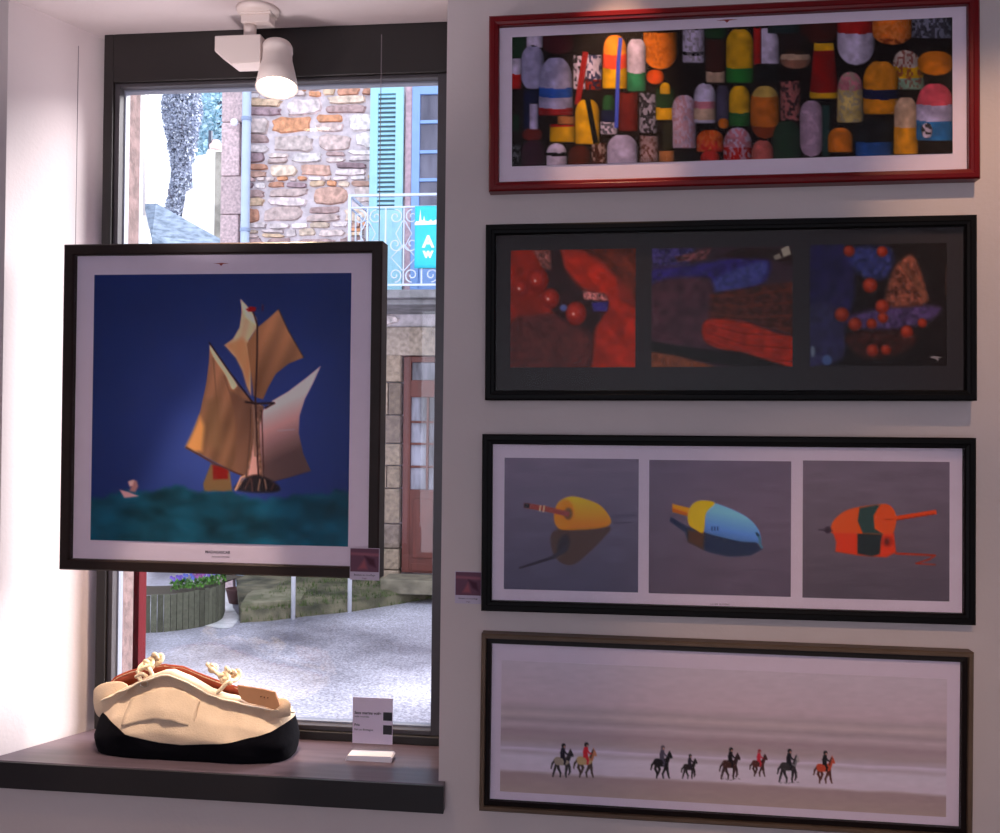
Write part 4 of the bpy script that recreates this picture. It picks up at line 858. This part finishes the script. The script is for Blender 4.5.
# french window
wz1 = at(420, 88, YH).z; mb = MB()
def frame_bars(mb, x0, x1, z0, z1, y, cols, rows, t, tb, d=.05):
    mb.box((x0, y, z0), (x0+t, y+d, z1)); mb.box((x1-t, y, z0), (x1, y+d, z1)); mb.box((x0+t, y, z1-t), (x1-t, y+d, z1)); mb.box((x0+t, y, z0), (x1-t, y+d, z0+t))
    for c_ in cols: mb.box((c_-tb/2, y+.004, z0+t), (c_+tb/2, y+d-.004, z1-t))
    for r_ in rows: mb.box((x0+t, y+.006, r_-tb/2), (x1-t, y+d-.006, r_+tb/2))
rows_ = [at(430, yy, YH-.03).z for yy in (122, 152, 180, 208, 236)]
frame_bars(mb, wx0, wx1, slabz+.02, wz1, YH-.05, [(wx0+wx1)/2], rows_, .085, .035); mb.box((wx0+.085, YH-.03, slabz+.1), (wx1-.085, YH-.01, slabz+.35))
fw = hp(mb, 'french_window', blue2, bevel=.003); mb = MB(); mb.box((wx0+.05, YH-.02, slabz+.1), (wx1-.05, YH-.012, wz1-.05))
hp(mb, 'pane', mat('dull_reflecting_glass', (118, 118, 138), .15, rgb2=(70, 70, 88), scale=1.5, stretch=(3, 1, .6)), par=fw)
mb = MB(); mb.box((sx1+.01, YH-.03, slabz), (wx0-.005, YH+.06, wz1+.15)); mb.box((wx1+.005, YH-.03, slabz), (wx1+.2, YH+.06, wz1+.15)); mb.box((wx0-.005, YH-.03, wz1+.005), (wx1+.005, YH+.06, wz1+.2))
hp(mb, 'window_surround', mat('pink_granite_surround', (196, 168, 178), .85, var=.2, scale=25), bevel=.006)
# balcony
bx0 = at(350, 200, 9.1).x; bx1 = bx0+2.9; slab_t = slabz-at(400, 304, 9.1).z
mb = MB(); mb.box((bx0-.04, 9.06, slabz-slab_t*.6), (bx1+.04, YH-.04, slabz)); mb.box((bx0+.03, 9.14, slabz-slab_t), (bx1-.03, YH-.04, slabz-slab_t*.6))
hp(mb, 'balcony_slab', mat('weathered_grey_stone', (130, 130, 134), .9, var=.3, scale=8, bump=.3), bevel=.01)
iron = mat('pale_blue_white_iron_paint', (200, 212, 232), .5, var=.04); rz1 = at(400, 195, 9.1).z; rz2 = at(400, 207, 9.1).z; rz0 = slabz+.05
mb = MB(); mb.box((bx0-.015, 9.085, rz1-.012), (bx1+.015, 9.115, rz1+.012)); mb.box((bx0, 9.092, rz2-.008), (bx1, 9.108, rz2+.008)); mb.box((bx0, 9.092, rz0-.01), (bx1, 9.108, rz0+.01))
mb.box((bx0-.012, 9.115, rz1-.012), (bx0+.012, YH-.03, rz1+.012)); mb.box((bx0-.008, 9.108, rz2-.008), (bx0+.008, YH-.03, rz2+.008)); mb.box((bx0-.008, 9.108, rz0-.01), (bx0+.008, YH-.03, rz0+.01))
for x in (bx0, bx1): mb.box((x-.014, 9.086, slabz), (x+.014, 9.114, rz1+.012))
rail = hp(mb, 'balcony_railing', iron); pw = .34; npan = int((bx1-bx0)/pw)
pw = (bx1-bx0)/npan
def spiral(cx, cz, r, turns, a0, sgn): return [(cx+r*(1-.8*t/24)*math.cos(a0+sgn*turns*2*math.pi*t/24), 9.1, cz+r*(1-.8*t/24)*math.sin(a0+sgn*turns*2*math.pi*t/24)) for t in range(25)]
for p_ in range(npan):
    mb = MB(); x = bx0+p_*pw; c_ = x+pw/2; H_ = rz2-rz0; q = pw*.23
    if p_: mb.box((x-.008, 9.093, rz0), (x+.008, 9.107, rz2))
    mb.box((c_-.006, 9.094, rz0), (c_+.006, 9.106, rz2))
    for sg in (-1, 1):
        mb.tube(spiral(c_+sg*q, rz2-q*1.15, q*.85, 1.3, math.pi/2, sg), .007, 6); mb.tube(spiral(c_+sg*q, rz0+q*1.15, q*.85, 1.3, -math.pi/2, -sg), .007, 6)
        mb.tube(spiral(c_+sg*q*.95, rz0+H_*.52, q*.9, 1.2, math.pi if sg > 0 else 0, sg), .007, 6)
        mb.tube([(c_+sg*q*.1, 9.1, rz2-q*1.6), (c_+sg*q*.95, 9.1, rz0+H_*.66), (c_+sg*q*.2, 9.1, rz0+H_*.5), (c_+sg*q*1.5, 9.1, rz0+H_*.35), (c_+sg*q*.1, 9.1, rz0+q*1.7)], .006, 6)
    hp(mb, 'scroll_panel', iron, par=rail, smooth=False)
for k in range(3):
    y = 9.1+.22*(k+1); mb = MB(); mb.box((bx0-.007, y-.007, rz0), (bx0+.007, y+.007, rz2)); hp(mb, 'baluster', iron, par=rail)
# banner
ba, bb = at(415, 206, 9.07), at(439, 268, 9.07); bw = .27
bn = thing('banner', 'small turquoise banner with white castle outline tied to the balcony railing', 'banner', (ba.x+bw/2, 9.075, bb.z))
teal = mat('turquoise_banner_cloth', (44, 196, 214), .7, var=.04); white = mat('white_banner_print', (232, 244, 248), .7)
H_ = ba.z-bb.z; mb = MB()
rows = [[mb.V((-bw/2+bw*i/12, .004*math.sin(i*.9), H_*j/14)) for i in range(13)] for j in range(15)]
for a_, b_ in zip(rows, rows[1:]):
    for i in range(12): mb.f.append([a_[i], a_[i+1], b_[i+1], b_[i]])
o = mb.build('cloth', teal, bn, True); so = o.modifiers.new('t', 'SOLIDIFY'); so.thickness = .004
sky_ = [(0, .72), (.06, .76), (.1, .75), (.16, .76), (.2, .95), (.24, .78), (.3, .76), (.34, .84), (.38, .76), (.5, .75), (.58, .78), (.66, .75), (.8, .78), (1, .74), (1, .70), (0, .69)]
mb = MB(); mb.prism([(-bw/2+bw*a_, H_*b_) for a_, b_ in sky_], -.0085, -.0065); mb.build('castle_outline', white, bn)
for k, (px_, body) in enumerate(((.40, 'A'), (.22, 'w'))): text_part('letter', body, .16 if k == 0 else .13, (.0, -.0085, H_*px_+.01), white, bn, bold=.006)
# ground-floor door
wood = mat('red_brown_door_wood', (96, 42, 34), .45, var=.2, scale=6, stretch=(3, 1, .5))
tz0, tz1 = at(420, 380, YH).z, at(420, 362, YH).z; gz_ = [at(420, yy, YH).z for yy in (397, 422, 444, 467, 490)]
mb = MB(); mb.box((dx0, YH+.04, dz0), (dx0+.08, YH+.12, dz1)); mb.box((dx1-.08, YH+.04, dz0), (dx1, YH+.12, dz1)); mb.box((dx0+.08, YH+.04, tz1), (dx1-.08, YH+.12, dz1)); mb.box((dx0+.08, YH+.04, gz_[0]), (dx1-.08, YH+.12, tz0)); mb.box((dx0+.08, YH+.04, dz0), (dx1-.08, YH+.12, gz_[4]))
mid_ = (dx0+dx1)/2
for c_ in (dx0+.08+.185, mid_, dx1-.08-.185): mb.box((c_-(.04 if c_ == mid_ else .012), YH+.045, gz_[4]), (c_+(.04 if c_ == mid_ else .012), YH+.1, gz_[0]))
for z in gz_[1:4]: mb.box((dx0+.08, YH+.05, z-.012), (dx1-.08, YH+.1, z+.012))
for xx in (dx0+.12, mid_+.06): mb.box((xx, YH+.02, dz0+.16), (xx+.30, YH+.045, gz_[4]-.10)); mb.box((xx-.01, YH+.028, dz0+.02), (xx+.31, YH+.045, dz0+.1))
dr = hp(mb, 'door', wood, bevel=.005); mb = MB(); mb.box((dx0+.08, YH+.085, gz_[4]), (dx1-.08, YH+.092, tz1)); hp(mb, 'door_glass', mat('grey_curtained_glass', (160, 160, 178), .2, rgb2=(70, 66, 76), scale=3, stretch=(2, 1, .5)), par=dr)
mb = MB(); mb.box((dx0-.12, YH-.42, GZ+.10), (dx1+.2, YH-.02, dz0-.005)); hp(mb, 'door_step', mat('mossy_granite_step', (122, 116, 100), .9, var=.35, scale=9, bump=.4), bevel=.012)
mb = MB(); mb.box((hxl-.3, YH-.3, 7), (hxr, YH+1.8, 7.12)); hp(mb, 'eaves', mat('dark_slate', (74, 78, 92), .7, var=.2))
# globe lamp on the quoins
g = at(234, 122, YH-.12); gl = thing('wall_globe_lamp', 'small white globe lamp on the granite corner by the drainpipe', 'lamp', (g.x, YH-.04, g.z))
mb = MB(); mb.lathe([(0.001, -.04)]+[(.042*math.sin(math.pi*k/12), -.042*math.cos(math.pi*k/12)) for k in range(1, 12)]+[(.001, .042)], (0, -.07, 0), n=20); mb.build('globe', mat('white_opal_globe', (250, 248, 250), .3), gl, True)
mb = MB(); mb.tube([(0, 0, 0), (0, -.035, 0)], .012, 10); mb.build('bracket', iron, gl)
# poles
pole = mat('white_pole_paint', (226, 228, 236), .5, var=.04)
for px, yb, lab in ((293, 619, 'thin white pole at the kerb of the grass bank, left one of two'), (349.5, 612, 'thin white pole at the kerb of the grass bank, right one of two')):
    p = atz(px, yb, GZ); mb = MB(); mb.lathe([(.0, 0), (.021, 0), (.021, 1.02), (.017, 1.05), (.0, 1.06)], (0, 0, 0), n=14)
    o = mb.build('street_pole', pole, None, True); o.location = p; tag(o, lab, 'pole', 'white poles along the kerb')
# stone block and dark drain pot by the bank corner
s_ = atz(262, 615, GZ); mb = MB(); bk = [(240, 621), (246, 610), (262, 600), (302, 596), (306, 606), (300, 616)]
P_ = [atz(a_, b_, GZ) for a_, b_ in bk]; i0 = [mb.V(p) for p in P_]; i1 = [mb.V(p+Vector((0, .02, .16))) for p in P_]; m_ = len(P_); mb.f += [i0[::-1], i1]
for k in range(m_): mb.f.append([i0[k], i0[(k+1) % m_], i1[(k+1) % m_], i1[k]])
o = mb.build('kerb_stone', mat('mossy_kerb_granite', (128, 124, 104), .9, rgb2=(84, 88, 62), scale=7, bump=.4), None, bevel=.01); tag(o, 'flat mossy granite slab at the left corner of the grass bank', 'stone')
p = atz(237, 603, GZ); mb = MB(); mb.lathe([(0, 0), (.08, 0), (.11, .13), (.118, .15), (.10, .15), (.085, .10), (0, .10)], (0, 0, 0), n=20)
o = mb.build('flower_pot', mat('dark_maroon_pot', (70, 36, 36), .7), None, True); o.location = p; tag(o, 'dark maroon pot standing at the corner of the stone house', 'pot')
# planter
pl = thing('planter', 'curved planter of upright weathered wooden slats across the street', 'planter', atz(185, 630, GZ))
prof = [atz(96, 632, GZ), atz(120, 634, GZ), atz(145, 633, GZ), atz(170, 631.5, GZ), atz(195, 628, GZ), atz(212, 624, GZ), atz(222, 619, GZ), atz(225, 611, GZ)]
prof = smooth3(prof, 6); slat = attr_mat('weathered_green_grey_wood', .9, .2, bump=.3, scale=30, var=.25); pH = .33
mb = MB(); acc = 0
def plp(p): return p-pl.location
L_ = [0]
for a_, b_ in zip(prof, prof[1:]): L_.append(L_[-1]+(b_-a_).length)
def along(t):
    t = max(0, min(t, L_[-1]-1e-4))
    for k in range(len(L_)-1):
        if L_[k+1] >= t: return prof[k].lerp(prof[k+1], (t-L_[k])/(L_[k+1]-L_[k]))
t = 0; rr = random.Random(8)
while t < L_[-1]-.03:
    a_, b_ = plp(along(t+.003)), plp(along(t+.052)); d_ = (b_-a_).normalized(); nn = Vector((-d_.y, d_.x, 0))*.02; h_ = pH+rr.uniform(-.008, .008)
    mb.cur = tuple(lin((88, 90, 76))*rr.uniform(.7, 1.25))
    i0 = [mb.V(Vector((q.x, q.y, 0))) for q in (a_, b_, b_+nn, a_+nn)]; i1 = [mb.V(Vector((q.x, q.y, h_))) for q in (a_, b_, b_+nn, a_+nn)]; mb.f += [i0[::-1], i1]
    for k in range(4): mb.f.append([i0[k], i0[(k+1) % 4], i1[(k+1) % 4], i1[k]])
    t += .055
mb.build('slats', slat, pl, color=True)
mb = MB(); m_ = len(prof); back = [p+Vector((-.25 if k > m_-8 else 0, .55, 0)) for k, p in enumerate(prof)]
top_ = [plp(p)+Vector((0, .03, pH-.006)) for p in prof]; bt = [plp(p)+Vector((0, 0, pH-.006)) for p in back]
mb.face(top_+bt[::-1]); mb.build('soil', mat('dark_planter_soil', (60, 52, 40), .95), pl)
# plants in it
rr = random.Random(21); cols = [((118, 92, 190), 'violet'), ((96, 110, 200), 'blue'), ((150, 84, 150), 'purple')]
leafm = mat('fresh_green_leaves', (104, 170, 60), .7, rgb2=(60, 110, 40), scale=20)
spots = [(149, 585, 0), (157, 580, 1), (166, 583, 2), (174, 577, 0), (183, 582, 1), (192, 578, 0)]
words = ['at the left end of', 'second from the left in', 'third from the left in', 'fourth from the left in', 'second from the right in', 'rightmost of']
for k, (px, py, ci) in enumerate(spots):
    f_ = along(L_[-1]*np.interp(px, [96, 222], [.02, .93])); loc_ = Vector((f_.x-.05, f_.y+.14, GZ+pH+.016))
    t_ = thing('flowering_plant', f'low {cols[ci][1]} flowering plant, {words[k]} the slatted planter', 'plant', loc_, 'flowering plants in the planter')
    mb = MB()
    for i in range(90):
        a_ = rr.random()*6.28; r_ = .05*math.sqrt(rr.random()); h_ = rr.random()*.08; c_ = Vector((r_*math.cos(a_), r_*math.sin(a_), h_)); u_ = Vector((rr.uniform(-1, 1), rr.uniform(-1, 1), rr.uniform(-.1, 1))).normalized()*.024; v_ = Vector((u_.y, -u_.x, .2*u_.z)).normalized()*.011
        mb.face([c_-u_, c_+v_, c_+u_, c_-v_])
    mb.build('leaves', leafm, t_)
    fm_ = mat(cols[ci][1]+'_petals', cols[ci][0], .7)
    for i in range(9):
        a_ = rr.random()*6.28; r_ = .07*rr.random()**.5; c_ = Vector((r_*math.cos(a_), r_*math.sin(a_), .085+.03*rr.random())); mb = MB()
        for q in range(5):
            b_ = q*1.2566; d_ = Vector((math.cos(b_), -.35, math.sin(b_))); e_ = Vector((-math.sin(b_), 0, math.cos(b_)))
            mb.face([c_, c_+d_*.010+e_*.008, c_+d_*.020, c_+d_*.010-e_*.008])
        mb.build('flower', fm_, t_)
# white houses, slate lean-to and trees down the lane
def flat_house(name, label, pts, Y, depth, m, cat='house', door=None):
    P_ = [at(a_, b_, Y) for a_, b_ in pts]; c_ = sum(P_, Vector())/len(P_); t_ = thing(name, label, cat, (c_.x, Y, GZ)); mb = MB()
    mb.prism([(p.x-c_.x, p.z-GZ) for p in P_], 0, depth); mb.build('wall', m, t_); return t_, c_
wr = mat('white_render', (246, 244, 240), .85, var=.03, scale=2)
zb_ = 577
t_, c_ = flat_house('white_house', 'tall white rendered house wall seen at the left edge of the window', [(60, 40), (149, 40), (149, 240), (149, zb_-40), (60, zb_-40)], 13.5, .28, wr)
mb = MB(); q0, q1 = at(144, 60, 13.4), at(144, 215, 13.4); mb.tube([(q0.x-c_.x, -.08, q0.z-GZ), (q1.x-c_.x, -.08, q1.z-GZ)], .03, 10); mb.build('drainpipe', mat('cream_pipe', (226, 220, 214), .6), t_, True)
t_, c_ = flat_house('white_gable_house', 'white gabled house with broken stepped outline between the trees and drainpipe', [(176, 520), (176, 250), (185, 200), (186, 192), (193, 188), (192, 166), (197, 156), (206, 154), (208, 149), (220, 150), (221, 520)], 14.5, .6, wr)
mb = MB(); q0 = at(215.5, 152, 14.45); q1 = at(222, 245, 14.45); mb.box((q0.x-c_.x, -.06, 0), (q1.x-c_.x, -.003, q0.z-GZ)); mb.build('corner_stones', mat('grey_green_corner_stone', (150, 148, 140), .9, var=.35, scale=6), t_)
q0 = at(210.5, 148, 14.9); q1 = at(210.5, 131, 14.9); mb = MB(); mb.tube([(q0.x-c_.x, .4, q0.z-GZ-.1), (q1.x-c_.x, .4, q1.z-GZ)], .035, 8); mb.build('flue_pipe', mat('dark_flue', (60, 66, 84), .6), t_)
q0 = at(216, 149, 14.9); mb = MB(); mb.lathe([(.1, 0), (.11, .08), (.07, .12), (.06, .16), (0, .17)], (q0.x-c_.x, .4, q0.z-GZ-.02), n=12); mb.build('chimney_pot', mat('pink_clay_pot', (220, 190, 186), .8), t_, True)
sl_ = mat('blue_grey_slates', (128, 144, 164), .6, rgb2=(84, 100, 118), scale=9, bump=.5, stretch=(1, 1, 2))
a_, b_, c1, d_ = at(146, 203, 12.6), at(162, 203, 13.4), at(232, 245, 13.0), at(140, 275, 11.6)
t_ = thing('lean_to_shed', 'low shed with blue grey slate roof sloping down beside the white houses', 'shed', (at(180, 240, 12.4).x, 12.4, GZ)); o3 = Vector(t_.location)
q = [at(145, 204, 12.9), at(156, 203, 12.9), at(228, 243, 12.9), at(265, 263, 12.9), at(265, 300, 12.0), at(150, 270, 12.0), at(152, 236, 12.4)]
mb = MB(); up_ = [p-o3 for p in q]; dn = [p-o3-Vector((0, 0, .08)) for p in q]; i0 = [mb.V(p) for p in up_]; i1 = [mb.V(p) for p in dn]; mb.f += [i0, i1[::-1]]
for k in range(len(q)): mb.f.append([i0[k], i1[k], i1[(k+1) % len(q)], i0[(k+1) % len(q)]])
mb.build('slate_roof', sl_, t_)
q1, q2 = at(152, 300, 12.2), at(263, 300, 12.2); mb = MB(); mb.box((q1.x-o3.x, -.2, 0), (q2.x-o3.x, .3, at(150, 276, 12.2).z-GZ)); mb.build('wall', mat('grey_stone_wall', (150, 142, 140), .9, var=.3, scale=6, bump=.4), t_)
def tree(label, px, py_top, Y, rx, col, col2, nleaf, cols_=True, r_seed=1, size=.1, name='tree'):
    b_ = at(px, 400, Y); top_ = at(px, py_top, Y).z; H_ = top_-GZ; t_ = thing(name, label, 'tree', (b_.x, Y, GZ), 'trees down the lane'); rr = random.Random(r_seed)
    mb = MB(); mb.tube([(0, 0, 0), (.04, 0, H_*.3), (-.03, 0, H_*.6), (0, 0, H_*.9)], .16, 10, taper=lambda u_: 1-.75*u_)
    for k in range(14):
        z = H_*(.3+.045*k); a_ = k*2.4; mb.tube([(0, 0, z), (rx*.4*math.cos(a_), rx*.4*math.sin(a_), z+.35), (rx*.8*math.cos(a_), rx*.8*math.sin(a_), z+.6)], .035, 5, taper=lambda u_: 1-.6*u_)
    mb.build('trunk', mat('grey_bark', (96, 96, 112), .9, var=.3), t_, True)
    mb = MB(); lc = [lin(col), lin(col2)]
    for i in range(nleaf):
        u_ = rr.random(); z = H_*(.16+.84*u_); R_ = rx*(math.sin(math.pi*min(1, .12+.88*(1-u_)**.8))**.6)*(.82+.3*math.sin(z*2.3+r_seed)); a_ = rr.random()*6.28; r_ = R_*rr.random()**.4
        c_ = Vector((r_*math.cos(a_), r_*math.sin(a_), z)); d_ = Vector((rr.gauss(0, 1), rr.gauss(0, 1), rr.gauss(0, 1))).normalized()*size; e_ = d_.cross(Vector((rr.gauss(0, 1), rr.gauss(0, 1), rr.gauss(0, 1)))).normalized()*size*.5
        w_ = rr.random(); mb.cur = tuple((lc[0]*w_+lc[1]*(1-w_))*rr.uniform(.75, 1.2)); mb.face([c_-d_, c_+e_, c_+d_, c_-e_])
    mb.build('foliage', attr_mat('leaf_'+name, .8, .2), t_, color=True)
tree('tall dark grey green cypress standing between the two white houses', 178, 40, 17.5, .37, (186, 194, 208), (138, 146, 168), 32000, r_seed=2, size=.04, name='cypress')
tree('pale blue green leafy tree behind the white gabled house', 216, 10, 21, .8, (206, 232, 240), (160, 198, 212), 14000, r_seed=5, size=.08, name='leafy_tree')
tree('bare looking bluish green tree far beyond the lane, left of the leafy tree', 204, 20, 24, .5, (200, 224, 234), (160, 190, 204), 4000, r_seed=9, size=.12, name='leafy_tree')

# ------------------------------------------------------------------ light
wd = bpy.data.worlds.new('world'); SC.world = wd; wd.use_nodes = True; bg = wd.node_tree.nodes['Background']
bg.inputs['Color'].default_value = (.86, .92, 1.08, 1); bg.inputs['Strength'].default_value = 2.1
s = bpy.data.lights.new('hazy_sun', 'SUN'); s.energy = 14; s.angle = R(38); s.color = (1, .97, .97); so_ = bpy.data.objects.new('hazy_sun', s); COL.objects.link(so_)
so_.rotation_euler = (-Vector((1, .6, .6))).to_track_quat('-Z', 'Y').to_euler()
def area(name, loc_, target, sx, sy, e, col):
    l = bpy.data.lights.new(name, 'AREA'); l.shape = 'RECTANGLE'; l.size = sx; l.size_y = sy; l.energy = e; l.color = col
    o = bpy.data.objects.new(name, l); COL.objects.link(o); o.location = loc_; o.rotation_euler = (Vector(target)-Vector(loc_)).to_track_quat('-Z', 'Y').to_euler(); return o
area('shop_window_daylight', ((hx0+hx1)/2, YB-.05, 1.45), ((hx0+hx1)/2, 0, 1.45), 3.1, 1.9, 7.4, (.98, .86, 1.0))
warm = (1, .62, .36)
spot('gallery_spot', (bx+.15, D-.42, ZC-.06), (bx-.0, BY-.075, sillz+.07), 175, 17, (1, .80, .62), .55, .025)
spot('added_recess_fill', (-.95, D-.28, 1.88), (-.84, D+.12, soff), 11, 112, (1, .86, .88), .6, .05)  # added fill for the soffit and upper reveal; no fitting stands there
spot('gallery_spot', (at(620, 0, D).x, D-.26, ZC-.05), (at(618, 0, D).x, D, 2.12), 40, 26, warm, .8, .02)
spot('gallery_spot', (at(985, 0, D).x, D-.75, ZC-.06), (at(1010, 0, D).x, D, 1.88), 30, 34, warm, .9, .02)
spot('gallery_spot', (at(800, 0, D).x, D-2.5, ZC-.06), (at(840, 0, D).x, D, 1.0), 72, 20, warm, .9, .02)
spot('gallery_spot', (at(150, 0, D).x, D-.9, ZC-.06), (at(200, 0, D).x, D, .62), 16, 50, warm, .9, .02)
SC.cycles.use_denoising = True; SC.cycles.max_bounces = 10; SC.cycles.transparent_max_bounces = 12; SC.cycles.diffuse_bounces = 5; SC.cycles.caustics_reflective = False; SC.cycles.sample_clamp_indirect = 4
